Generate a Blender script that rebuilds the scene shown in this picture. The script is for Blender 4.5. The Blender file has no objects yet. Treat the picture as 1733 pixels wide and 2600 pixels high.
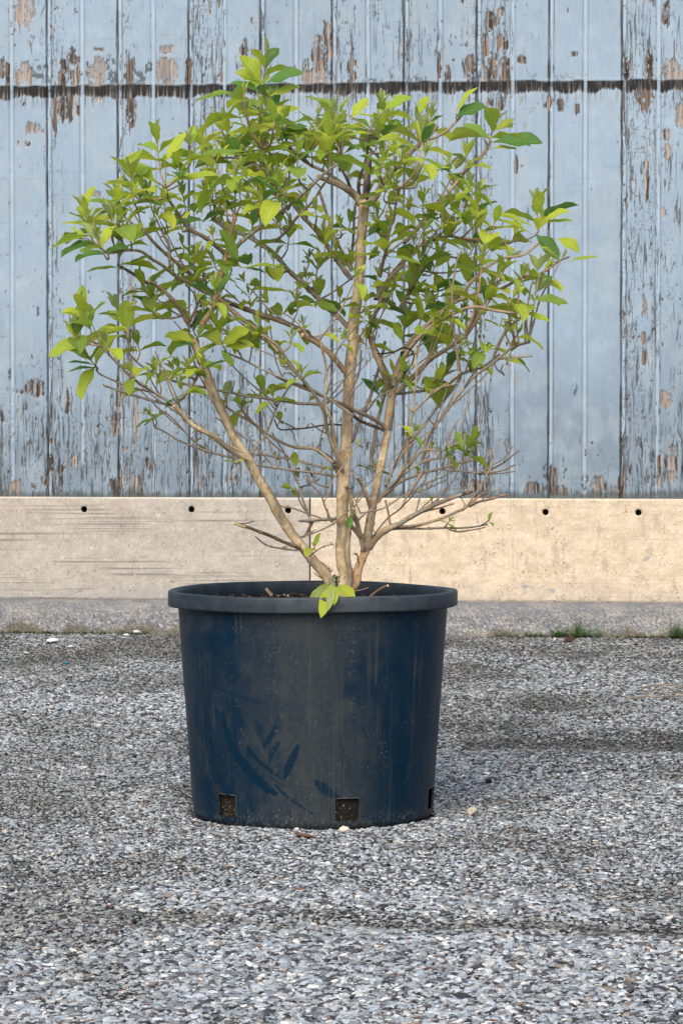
import bpy, bmesh, math, random
import numpy as np
from mathutils import Vector, Matrix
R = math.radians
sc = bpy.context.scene
C = sc.collection

# ------------------------------------------------------------------ camera
CAM_H, CAM_D, FPX = 0.745, 5.8, 8500.0          # height, distance to the pot, focal length in photo pixels
PITCH = math.atan(320.0 / FPX)
cam_d = bpy.data.cameras.new('camera'); cam = bpy.data.objects.new('camera', cam_d); C.objects.link(cam)
cam.location = (0, -CAM_D, CAM_H); cam.rotation_euler = (R(90) - PITCH, 0, 0)
cam_d.sensor_fit = 'VERTICAL'; cam_d.sensor_height = 36.0; cam_d.sensor_width = 24.0
cam_d.lens = 36.0 * FPX / 2600.0
cam_d.clip_start = 0.1; cam_d.clip_end = 500
cam_d.dof.use_dof = False
sc.camera = cam

# ------------------------------------------------------------------ sky, sun, exposure
SUN_EL, SUN_AZ = 44.0, 194.0      # azimuth measured clockwise from +Y (north); 180 = behind the camera
w = bpy.data.worlds.new('World'); sc.world = w; w.use_nodes = True
nt = w.node_tree; bg = nt.nodes['Background']
sky = nt.nodes.new('ShaderNodeTexSky'); sky.sky_type = 'NISHITA'; sky.sun_disc = False
sky.sun_elevation = R(SUN_EL); sky.sun_rotation = R(SUN_AZ)
sky.air_density = 1.0; sky.dust_density = 4.0; sky.ozone_density = 1.0
nt.links.new(sky.outputs[0], bg.inputs[0]); bg.inputs[1].default_value = 0.135
sd = bpy.data.lights.new('sun', 'SUN'); sd.energy = 1.45; sd.angle = R(55); sd.color = (1.0, 0.92, 0.80)
so = bpy.data.objects.new('sun', sd); C.objects.link(so)
_d = Vector((math.sin(R(SUN_AZ)) * math.cos(R(SUN_EL)), math.cos(R(SUN_AZ)) * math.cos(R(SUN_EL)), math.sin(R(SUN_EL))))
so.rotation_euler = _d.to_track_quat('Z', 'Y').to_euler(); so.location = _d * 20
sc.view_settings.view_transform = 'Standard'; sc.view_settings.look = 'None'
sc.view_settings.gamma = 1.0; sc.view_settings.exposure = 0.55

# ------------------------------------------------------------------ helpers
_cp, _sp = math.cos(PITCH), math.sin(PITCH)
def ray(px, py):
    a = (px - 866.5) / FPX; b = (1300.0 - py) / FPX
    return np.array([a, _cp + b * _sp, -_sp + b * _cp])
def at(px, py, y):
    """world point seen at photo pixel (px,py) on the vertical plane Y=y"""
    d = ray(px, py); t = (y + CAM_D) / d[1]
    return np.array([d[0] * t, y, CAM_H + d[2] * t])
def on_ground(px, py, z=0.0):
    d = ray(px, py); t = (z - CAM_H) / d[2]
    return np.array([d[0] * t, -CAM_D + d[1] * t, z])
def project(x, y, z):
    dy = y + CAM_D; dz = z - CAM_H
    f = dy * _cp - dz * _sp; u = dy * _sp + dz * _cp
    return 866.5 + FPX * x / f, 1300.0 - FPX * u / f

def sm(a, b, x):
    t = np.clip((x - a) / (b - a), 0, 1); return t * t * (3 - 2 * t)
def _h(ix, iy, seed):
    a = (ix.astype(np.int64) * 374761393 + iy.astype(np.int64) * 668265263 + seed * 1442695041) & 0xFFFFFFFF
    a = ((a ^ (a >> 13)) * 1274126177) & 0xFFFFFFFF
    a = ((a ^ (a >> 16)) * 2246822519) & 0xFFFFFFFF
    return ((a ^ (a >> 15)) & 0xFFFFFF) / float(0xFFFFFF)
def vn(x, y, seed=0):
    x = np.asarray(x, dtype=np.float64); y = np.asarray(y, dtype=np.float64)
    x0 = np.floor(x); y0 = np.floor(y); fx = x - x0; fy = y - y0
    fx = fx * fx * (3 - 2 * fx); fy = fy * fy * (3 - 2 * fy)
    a = _h(x0, y0, seed); b = _h(x0 + 1, y0, seed); c = _h(x0, y0 + 1, seed); d = _h(x0 + 1, y0 + 1, seed)
    return (a * (1 - fx) + b * fx) * (1 - fy) + (c * (1 - fx) + d * fx) * fy
def fbm(x, y, seed=0, o=4):
    s = 0; a = 0.5; t = 0
    for i in range(o):
        s = s + a * vn(x, y, seed + i * 17); t += a; a *= 0.5; x = x * 2.03 + 5.1; y = y * 2.03 + 3.7
    return s / t
def mixc(c, k, m):
    """blend colour array c (n,3) towards colour k by mask m"""
    k = np.asarray(k, dtype=np.float64)
    return c * (1 - m[..., None]) + k * m[..., None]
def srgb(r, g, b):
    f = lambda v: (v / 255 / 12.92) if v / 255 <= 0.04045 else ((v / 255 + 0.055) / 1.055) ** 2.4
    return np.array([f(r), f(g), f(b)])

def mesh_np(name, co, quads=None, tris=None, mat=None, col=None, smooth=True, extra=None):
    me = bpy.data.meshes.new(name)
    nq = 0 if quads is None else len(quads); nt_ = 0 if tris is None else len(tris)
    me.vertices.add(len(co)); me.vertices.foreach_set('co', np.asarray(co, dtype=np.float32).ravel())
    loops = []
    if nq: loops.append(np.asarray(quads, dtype=np.int32).ravel())
    if nt_: loops.append(np.asarray(tris, dtype=np.int32).ravel())
    loops = np.concatenate(loops)
    me.loops.add(len(loops)); me.loops.foreach_set('vertex_index', loops)
    st = np.concatenate([np.arange(nq, dtype=np.int32) * 4, nq * 4 + np.arange(nt_, dtype=np.int32) * 3])
    me.polygons.add(nq + nt_); me.polygons.foreach_set('loop_start', st)
    me.update(calc_edges=True)
    me.polygons.foreach_set('use_smooth', np.full(nq + nt_, smooth, dtype=bool))
    if col is not None:
        a = me.color_attributes.new('col', 'FLOAT_COLOR', 'POINT')
        c4 = np.ones((len(co), 4), dtype=np.float32); c4[:, :col.shape[1]] = col
        a.data.foreach_set('color', c4.ravel())
    if extra:
        for k, v in extra.items():
            a = me.attributes.new(k, 'FLOAT', 'POINT'); a.data.foreach_set('value', np.asarray(v, dtype=np.float32).ravel())
    if mat: me.materials.append(mat)
    return me
def link(name, me, parent=None, label=None, cat=None, group=None, kind=None):
    o = bpy.data.objects.new(name, me); C.objects.link(o)
    if parent is not None: o.parent = parent
    if label: o['label'] = label
    if cat: o['category'] = cat
    if group: o['group'] = group
    if kind: o['kind'] = kind
    return o
def grid_quads(nr, nc, wrap=False):
    i = np.arange(nr - 1)[:, None]; j = np.arange(nc if wrap else nc - 1)[None, :]
    j2 = (j + 1) % nc
    return np.stack([i * nc + j, i * nc + j2, (i + 1) * nc + j2, (i + 1) * nc + j], -1).reshape(-1, 4)

def material(name, rough=0.8, spec=0.3, vary=0.08, vscale=200, bump=0.0, bscale=300, bdist=0.001, color=None, stretch=(1, 1, 1)):
    m = bpy.data.materials.new(name); m.use_nodes = True
    n = m.node_tree; p = n.nodes['Principled BSDF']
    tc = n.nodes.new('ShaderNodeTexCoord'); mp = n.nodes.new('ShaderNodeMapping'); mp.inputs['Scale'].default_value = stretch
    n.links.new(tc.outputs['Object'], mp.inputs[0])
    if color is None:
        src = n.nodes.new('ShaderNodeVertexColor'); src.layer_name = 'col'; out = src.outputs[0]
    else:
        src = n.nodes.new('ShaderNodeRGB'); src.outputs[0].default_value = (*color, 1); out = src.outputs[0]
    nz = n.nodes.new('ShaderNodeTexNoise'); nz.inputs['Scale'].default_value = vscale; nz.inputs['Detail'].default_value = 4
    n.links.new(mp.outputs[0], nz.inputs['Vector'])
    mr = n.nodes.new('ShaderNodeMapRange'); mr.inputs['From Min'].default_value = 0.3; mr.inputs['From Max'].default_value = 0.7
    mr.inputs['To Min'].default_value = 1 - vary; mr.inputs['To Max'].default_value = 1 + vary
    n.links.new(nz.outputs['Fac'], mr.inputs['Value'])
    mu = n.nodes.new('ShaderNodeVectorMath'); mu.operation = 'SCALE'
    n.links.new(out, mu.inputs[0]); n.links.new(mr.outputs[0], mu.inputs['Scale'])
    n.links.new(mu.outputs[0], p.inputs['Base Color'])
    p.inputs['Roughness'].default_value = rough; p.inputs['Specular IOR Level'].default_value = spec
    if bump:
        b2 = n.nodes.new('ShaderNodeTexNoise'); b2.inputs['Scale'].default_value = bscale; b2.inputs['Detail'].default_value = 5
        n.links.new(mp.outputs[0], b2.inputs['Vector'])
        bp = n.nodes.new('ShaderNodeBump'); bp.inputs['Strength'].default_value = bump; bp.inputs['Distance'].default_value = bdist
        n.links.new(b2.outputs['Fac'], bp.inputs['Height']); n.links.new(bp.outputs[0], p.inputs['Normal'])
    return m

M_paint = material('weathered_paint', 0.62, 0.3, 0.05, 90, 0.35, 160, 0.0015, stretch=(1, 1, 0.25))
M_conc = material('concrete', 0.85, 0.2, 0.07, 120, 0.4, 260, 0.0012)
M_foot = material('rough_concrete', 0.9, 0.2, 0.2, 140, 0.9, 150, 0.006)
M_pot = material('dusty_plastic', 0.45, 0.16, 0.12, 700, 0.12, 500, 0.0006)
M_stone = material('gravel_stone', 0.85, 0.2, 0.30, 330, 0.8, 420, 0.0016)
M_bark = material('bark', 0.8, 0.25, 0.22, 260, 0.5, 420, 0.0012, stretch=(1, 1, 0.5))
M_soil = material('potting_soil', 0.95, 0.1, 0.6, 180, 1.0, 160, 0.006, color=(0.022, 0.016, 0.011))
M_hole = material('bolt_hole_dark', 0.9, 0.1, 0.2, 300, color=(0.012, 0.011, 0.010))
M_wire = material('black_wire', 0.5, 0.4, 0.1, 300, color=(0.012, 0.011, 0.012))
M_deb = material('debris', 0.85, 0.2, 0.2, 300, 0.3, 300, 0.001)

# ------------------------------------------------------------------ the painted wooden wall
WALL_Y, YAW = 4.30, math.atan(0.0985)
cy_, sy_ = math.cos(YAW), math.sin(YAW)
def wall_world(s, off, z):            # s along the wall, off towards the camera
    return s * cy_ - off * sy_, WALL_Y - s * sy_ - off * cy_, z
def wall_s(px, py=1000):              # photo pixel -> distance along the wall
    d = ray(px, py); # (t dx, -D + t dy) on line (s c, WY - s s)
    A = np.array([[d[0], -cy_], [d[1], sy_]]); b = np.array([0, WALL_Y + CAM_D])
    t, s = np.linalg.solve(A, b); return s
def wall_z(px, py):
    s = wall_s(px, py); d = ray(px, py)
    t = (WALL_Y - s * sy_ + CAM_D) / d[1]; return CAM_H + t * d[2]
PLINTH_TOP = 0.5 * (wall_z(0, 1261) + wall_z(1733, 1267))
PLINTH_BOT = 0.5 * (wall_z(0, 1519) + wall_z(1733, 1530))
joints_px = [122, 303, 486, 666, 848, 1031, 1211, 1392, 1575]
jp = 182.0
s_j = [wall_s(p) for p in joints_px]; pitch_s = (s_j[-1] - s_j[0]) / 8.0

def wall_colour_and_depth(S, Z):
    X, Y, _ = wall_world(S, 0, Z); U, V = project(X, Y, Z)      # U,V: millimetre-like surface units (1.19 mm each)
    k = (S - s_j[0]) / pitch_s; ki = np.floor(k); f = (k - ki) * 182.0        # position inside one board
    bh = _h(ki, ki * 0, 5)
    wob = (vn(V / 60.0, ki, 3) - .5) * 2.2
    base = np.ones(S.shape + (3,)) * np.array([0.255, 0.345, 0.440])
    tone = 1 + (fbm(U / 260, V / 300, 8) - .5) * 0.20 + (bh - .5) * 0.05
    # paint gets darker towards the bottom, with a ragged upper edge
    low_tone = sm(700, 1240, V + (fbm(U / 60, V / 200, 81) - .5) * 300)
    base = base * (tone * (1 - 0.30 * low_tone))[..., None]
    base = mixc(base, [0.30, 0.37, 0.42], 0.45 * sm(.45, .75, fbm(U / 35, V / 60, 12)))
    base = mixc(base, [0.44, 0.53, 0.62], 0.16 * sm(.50, .8, fbm(U / 50, V / 40, 14)))
    # faint scuffs running across
    base = mixc(base, [0.24, 0.30, 0.36], 0.18 * sm(.80, .92, vn(U / 40 + V * .02, V / 3.0 + U * .01, 15)) * sm(.5, .7, vn(U / 90, V / 60, 16)))
    dep = (fbm(U / 30, V / 200, 20) - .5) * 0.0012
    # profile: joint (dark gap + tongue bead), mid bead (two fine grooves with a raised light strip)
    fj = np.minimum(f, 182 - f) ; fs = np.where(f > 91, f - 182, f)
    gap = 1 - sm(1.3, 3.2, np.abs(fs + wob)); gap2 = 1 - sm(0.5, 2.0, np.abs(fs - 12.5 + wob * .5))
    m1 = 1 - sm(0.5, 1.9, np.abs(f - 85)); m2 = 1 - sm(0.5, 1.9, np.abs(f - 98))
    strip = sm(86.5, 88, f) * (1 - sm(95, 96.5, f)); strip2 = sm(2, 4, fs) * (1 - sm(9, 11, fs))
    base = mixc(base, [0.36, 0.46, 0.57], 0.75 * strip * (.5 + .5 * vn(V / 30, ki, 33)))
    base = mixc(base, [0.38, 0.48, 0.58], 0.60 * strip2)
    dep = dep + strip * 0.0008 + strip2 * 0.0006 - gap * 0.006 - gap2 * 0.002 - (m1 + m2) * 0.0022
    base = mixc(base, [0.03, 0.035, 0.04], np.clip(gap, 0, 1) * (.62 + .38 * sm(.25, .5, vn(V / 60, ki, 29))))
    base = mixc(base, [0.10, 0.12, 0.14], gap2 * (0.45 + 0.45 * vn(V / 25, ki, 30)))
    base = mixc(base, [0.16, 0.20, 0.24], (m1 + m2) * (0.25 + 0.45 * vn(V / 40, ki, 31)))
    # ---- wear field: where paint has split along the grain
    W = 0.30 * (fbm(U / 60, V / 160, 40) - .5) + 0.10 * bh
    W = W + 0.42 * sm(900, 1230, V) + 0.03
    W = W + 0.22 * (1 - sm(0, 34, np.where(fs > -4, fs, 60)))             # just right of each joint
    for (u0, u1, v0, v1, a) in [(120, 168, -200, 700, .30), (122, 165, 700, 1300, .42), (303, 345, -200, 560, .22), (303, 350, 700, 1300, .50), (0, 110, 300, 1000, -.15), (128, 300, 300, 900, -.15),
                                (486, 575, -300, 420, .50), (488, 520, 400, 700, .30), (666, 690, 0, 300, .1), (600, 668, 40, 300, .25), (848, 905, 0, 300, .30),
                                (940, 1035, 0, 300, .18), (1010, 1120, -100, 700, .24), (1170, 1215, -200, 1300, .42), (1215, 1300, -200, 330, .42), (1300, 1392, 250, 500, -.1),
                                (1212, 1250, 300, 1300, .42), (1392, 1400, 0, 1300, .4), (1395, 1560, 0, 1100, -.35), (1577, 1662, -300, 1300, .34), (1662, 1740, 0, 1300, .22),
                                (0, 110, 250, 850, -.15), (170, 300, 240, 900, -.2), (350, 480, 240, 800, -.2), (575, 660, 1000, 1300, .2), (170, 300, 1000, 1200, .25),
                                (0, 110, 1040, 1150, .3), (350, 480, 980, 1300, .12), (666, 760, 900, 1300, -.05), (1300, 1570, 600, 1240, -.50), (486, 640, 950, 1300, .22)]:
        mm = sm(u0 - 6, u0 + 6, U) * (1 - sm(u1 - 6, u1 + 6, U)) * sm(v0 - 70, v0 + 70, V) * (1 - sm(v1 - 70, v1 + 70, V))
        W = W + a * mm
    uw = U + (vn(U / 14, V / 26, 44) - .5) * 5
    hair = vn(uw / 3.6, V / 42, 45) * .55 + vn(uw / 2.4, V / 85, 46) * .45
    th = 0.96 - 0.40 * np.clip(W, 0, 1.2)
    crack = sm(th, th + .04, hair + (vn(U / 5, V / 6, 47) - .5) * .10)
    wide = sm(th + .10, th + .16, hair + (vn(U / 4, V / 9, 48) - .5) * .10)
    na_ = vn(uw / 6.5, V / 260, 240) * .7 + vn(uw / 3.5, V / 120, 241) * .3; nb_ = vn(uw / 9.5 + 3, V / 330, 242) * .75 + vn(uw / 4.2, V / 60, 243) * .25
    g1 = sm(.24, .55, W + (vn(U / 14, V / 60, 244) - .5) * .7); g2 = sm(.16, .50, W + (vn(U / 10, V / 110, 245) - .5) * .8)
    hl = np.maximum((1 - sm(.012, .040, np.abs(na_ - .5))) * g1, (1 - sm(.008, .028, np.abs(nb_ - .45))) * g2)
    fl = fbm(U / 34, V / 44, 246, 4); fc = (1 - sm(.006, .016, np.abs(fl - .5))) * sm(.16, .42, W + (vn(U / 45, V / 50, 247) - .5) * .8) * sm(.45, .7, vn(U / 22, V / 22, 248))
    # ---- wood under the paint
    gr = vn(uw / 1.9, V / 90, 50) * .6 + vn(uw / 4.4, V / 160, 51) * .4
    wood = np.ones(S.shape + (3,)) * np.array([0.20, 0.175, 0.16])
    warm = sm(.35, .65, vn(U / 120, V / 200, 52)) * (1 - sm(600, 900, V))
    wood = mixc(wood, [0.23, 0.20, 0.18], warm)
    wood = wood * (0.15 + 1.7 * sm(.15, .85, gr))[..., None]
    wood = mixc(wood, [0.02, 0.018, 0.017], sm(.55, .72, vn(uw / 2.8, V / 70, 53)) * .85)
    # ---- flaked patches (centre, half sizes, tone 0 tan 1 grey 2 dark slate paint 3 red-brown)
    PT = [(62, 30, 22, 36, 0), (58, 190, 20, 30, 0), (85, 178, 30, 22, 2), (160, 205, 10, 60, 3), (186, 170, 16, 48, 1), (172, 260, 24, 44, 1), (140, 280, 6, 42, 3),
          (90, 325, 19, 14, 0), (68, 366, 10, 5, 1), (246, 200, 20, 44, 0), (232, 176, 12, 24, 2), (284, 180, 16, 30, 2), (328, 205, 12, 62, 3), (333, 280, 12, 48, 3), (372, 170, 16, 14, 2),
          (424, 184, 23, 34, 0), (425, 125, 22, 11, 0), (352, 200, 14, 30, 2), (480, 190, 9, 38, 3), (250, 126, 12, 5, 1), (241, 493, 13, 7, 0), (620, 120, 11, 22, 1),
          (812, 150, 20, 60, 1), (830, 110, 12, 50, 1), (776, 185, 12, 28, 1), (800, 205, 34, 22, 0), (830, 190, 12, 20, 2), (893, 180, 10, 40, 1), (1193, 185, 12, 40, 1),
          (1245, 55, 12, 24, 3), (1232, 120, 8, 30, 3), (1276, 110, 13, 26, 3), (1270, 40, 10, 20, 1), (1245, 180, 18, 40, 3), (1280, 180, 16, 38, 3), (1242, 260, 8, 10, 3), (1271, 265, 7, 16, 3),
          (1322, 152, 13, 10, 3), (1458, 136, 9, 6, 1), (1422, 270, 8, 15, 1), (1464, 278, 6, 12, 1), (1392, 262, 12, 14, 1), (1590, 180, 11, 26, 3), (1646, 172, 9, 38, 3), (1633, 252, 18, 28, 3),
          (1691, 30, 10, 30, 3), (1715, 180, 38, 26, 0), (1725, 290, 10, 30, 0), (1690, 342, 9, 15, 1), (1695, 385, 12, 18, 0), (1684, 540, 7, 11, 1), (1640, 460, 5, 50, 1), (1636, 420, 5, 8, 1),
          (1310, 420, 4, 22, 1), (1290, 210, 8, 6, 1), (1226, 495, 9, 18, 0), (95, 790, 8, 12, 2), (90, 985, 22, 18, 1), (60, 993, 30, 7, 1), (25, 950, 4, 14, 2), (295, 1078, 16, 24, 1), (303, 1010, 8, 24, 1),
          (188, 1170, 9, 14, 1), (295, 1240, 14, 26, 1), (352, 1235, 16, 30, 1), (128, 1180, 8, 20, 1), (115, 1215, 8, 16, 1), (38, 1242, 12, 18, 0), (172, 1020, 6, 30, 1), (376, 1180, 6, 16, 1),
          (330, 940, 8, 50, 1), (345, 1060, 5, 60, 1), (338, 750, 9, 40, 0), (327, 845, 6, 26, 3), (1210, 1242, 22, 20, 1), (1352, 1240, 20, 15, 1), (1383, 1225, 7, 40, 2), (1402, 1225, 12, 34, 1), (1422, 1250, 16, 16, 1),
          (1480, 1225, 7, 20, 2), (1516, 1238, 20, 28, 1), (1496, 1220, 12, 10, 1), (1560, 1248, 8, 18, 0), (1572, 1235, 6, 26, 1), (1635, 775, 6, 26, 0), (1690, 1015, 14, 20, 0), (1705, 1180, 12, 40, 1),
          (1607, 824, 9, 5, 2), (1633, 860, 6, 14, 1), (1636, 910, 7, 18, 1), (1334, 690, 8, 20, 0), (1178, 1225, 9, 24, 1), (1146, 1170, 9, 30, 1), (720, 1040, 7, 16, 2), (1087, 1140, 9, 16, 1), (1240, 1180, 9, 40, 1),
          (1620, 1110, 5, 30, 2), (1675, 1190, 5, 40, 1), (1458, 990, 5, 20, 2), (1432, 1180, 5, 26, 2), (440, 190, 8, 36, 0), (20, 195, 6, 30, 3), (5, 170, 8, 30, 1), (560, 190, 5, 20, 3), (940, 208, 30, 8, 2), (1060, 205, 26, 9, 2), (1115, 170, 5, 30, 3), (1135, 200, 7, 26, 1),
          (1750, 240, 20, 40, 1), (-60, 200, 20, 40, 0), (-110, 620, 12, 20, 1), (1830, 500, 12, 30, 0), (1900, 200, 24, 40, 3), (-160, 1220, 30, 30, 1), (1850, 1220, 24, 30, 1)]
    tn = np.zeros(S.shape); pm = np.zeros(S.shape); slate = np.zeros(S.shape); red = np.zeros(S.shape)
    en = (fbm(U / 10, V / 16, 60, 5) - .5) * 4.2 + (vn(U / 3.4, V / 55, 61) - .5) * 1.3
    for (cx, cyy, rx, ry, t) in PT:
        sel = (np.abs(U - cx) < rx * 2.2) & (np.abs(V - cyy) < ry * 2.2)
        if not sel.any(): continue
        if cx < 0: pass
        q = (np.abs((U[sel] - cx) / rx)) ** 3 + (np.abs((V[sel] - cyy) / ry)) ** 3
        mm = (1 - sm(.90, 1.12, q * .9 + en[sel])) * (1 - .9 * sm(.66, .70, fbm(U[sel] / 7, V[sel] / 13, 63)))
        if t == 2: slate[sel] = np.maximum(slate[sel], mm * sm(.40, .5, vn(U[sel] / 6, V[sel] / 8, 62)))
        else:
            pm[sel] = np.maximum(pm[sel], mm)
            if t == 3: red[sel] = np.maximum(red[sel], mm)
            if t == 0: tn[sel] = np.maximum(tn[sel], mm)
    wood = mixc(wood, np.array([0.34, 0.30, 0.275]), .5 * tn)
    wood = wood * (1 - red[..., None] * (1 - np.array([.66, .58, .54])))
    chips = sm(.765, .79, fbm(U / 7.5, V / 19, 250, 4) + .10 * (W - .3) + .04 * (vn(U / 60, V / 90, 251) - .5)); pm = np.maximum(pm, chips)
    # ---- crazing: little square cracks around worn places
    rim = np.clip(sm(.2, .5, fbm(U / 40, V / 60, 64)) * sm(.18, .5, W), 0, 1)
    cr1 = sm(.86, .93, vn(U / 16, V / 2.4, 65)) * rim; cr2 = sm(.88, .94, vn(U / 70, V / 2.6, 66)) * sm(.55, .7, vn(U / 90, V / 90, 67))
    # ---- the horizontal scar
    bc = 236.5 - 18.0 * U / 1733.0
    jag = (vn(U / 2.6, V * 0, 70) - .5) * 7 + (vn(U / 30, V * 0, 71) - .5) * 14
    top = bc - 17 + (vn(U / 30, V * 0, 72) - .5) * 5; bot = bc + 12 + jag
    band = sm(top - 1.5, top + 1.5, V) * (1 - sm(bot - 3, bot + 3, V)) * (1 - strip * .8) * (1 - strip2 * .6)
    lip = sm(top - 9, top - 7, V) * (1 - sm(top - 2, top, V)) * (1 - pm * .7)  # pale line above the scar: ledge highlight painted into the colour
    smear = sm(bc + 4, bc + 16, V) * (1 - sm(bc + 22, bc + 50, V)) * sm(.5, .75, hair) * (1 - strip)
    above = (1 - sm(6, 44, bc - V)) * sm(0, 2, bc - V)
    slate = np.maximum(slate, above * sm(.58, .66, fbm(U / 11, V / 13, 73)) * .9 * sm(.42, .55, vn(U / 55, V * 0 + .5, 74)))
    # ---- compose
    col = mixc(base, [0.055, 0.075, 0.085], slate * .85)
    col = mixc(col, [0.10, 0.12, 0.13], np.clip(cr1 * .7 + cr2 * .16, 0, .8))
    col = mixc(col, [0.09, 0.10, 0.11], crack * .75)
    col = mixc(col, [0.045, 0.05, 0.055], np.clip(hl * .85, 0, 1)); col = mixc(col, [0.07, 0.08, 0.09], fc * .7)
    col = col * (1 - wide[..., None]) + wood * .62 * wide[..., None]
    edge = np.clip(pm * (1 - pm) * 4, 0, 1)
    col = col * (1 - pm[..., None]) + wood * pm[..., None]
    col = mixc(col, [0.03, 0.03, 0.03], edge * .55)  # dark outline painted in place of the shadow along flake edges
    col = mixc(col, [0.42, 0.50, 0.58], lip * .22)  # painted ledge highlight above the scar
    col = mixc(col, [0.11, 0.09, 0.075], smear * .6)
    bandc = np.ones(S.shape + (3,)) * np.array([0.008, 0.008, 0.009]) + (sm(.50, .85, vn(U / 2.4, V / 40, 75)) * .20)[..., None] * np.array([.9, .85, .80]) * (0.35 + .65 * sm(-2, 14, V - bc + 4))[..., None]
    col = col * (1 - band[..., None]) + bandc * band[..., None]
    # green-black edge right at the bottom ends
    end_dark = sm(1244, 1262, V + (vn(U / 9, V * 0, 77) - .3) * 16)
    col = mixc(col, [0.05, 0.06, 0.055], end_dark * .75)
    dep = dep - np.maximum(pm, np.maximum(wide, band * .9)) * 0.0022 - crack * 0.0020 - slate * .0006
    return np.clip(col, 0.008, .9), dep

def spaced(a0, a1, b0, b1, fine, coarse):
    l = np.arange(a0, b0, coarse); m = np.arange(b0, b1, fine); r = np.arange(b1, a1 + coarse, coarse)
    return np.concatenate([l, m, r])
ss = spaced(-5.0, 5.0, -1.30, 1.30, 0.0020, 0.006); zs = np.concatenate([np.arange(PLINTH_TOP, 1.98, 0.0036), np.arange(1.98, 3.2, 0.012)])
Sg, Zg = np.meshgrid(ss, zs)
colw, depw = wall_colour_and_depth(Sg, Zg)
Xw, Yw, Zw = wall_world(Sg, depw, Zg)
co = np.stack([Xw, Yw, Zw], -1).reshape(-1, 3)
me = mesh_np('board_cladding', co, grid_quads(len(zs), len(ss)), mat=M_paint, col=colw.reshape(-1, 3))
wall = bpy.data.objects.new('wooden_wall', None); C.objects.link(wall)
wall['label'] = 'tall wall of vertical boards in peeling pale blue paint with a dark horizontal scar'; wall['category'] = 'wall'
link('board_cladding', me, wall)
# core behind the boards so the wall has real depth
def box_bm(bm, x0, x1, o0, o1, z0, z1):
    vs = []
    for z in (z0, z1):
        for (s, o) in ((x0, o0), (x1, o0), (x1, o1), (x0, o1)):
            vs.append(bm.verts.new(wall_world(s, o, z)))
    for f in ((0, 1, 2, 3), (7, 6, 5, 4), (0, 4, 5, 1), (1, 5, 6, 2), (2, 6, 7, 3), (3, 7, 4, 0)):
        bm.faces.new([vs[i] for i in f])
def finish(bm, name, mat, parent=None, smooth=False, **kw):
    bmesh.ops.recalc_face_normals(bm, faces=bm.faces); me = bpy.data.meshes.new(name); bm.to_mesh(me); bm.free()
    me.materials.append(mat)
    if smooth: me.polygons.foreach_set('use_smooth', [True] * len(me.polygons))
    return link(name, me, parent, **kw)
M_core = material('timber_core', 0.8, 0.2, 0.2, 60, color=(0.12, 0.13, 0.14))
bm = bmesh.new(); box_bm(bm, -5.0, 5.0, -0.14, -0.012, 0.0, 3.2); finish(bm, 'wall_frame', M_core, wall)

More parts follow.
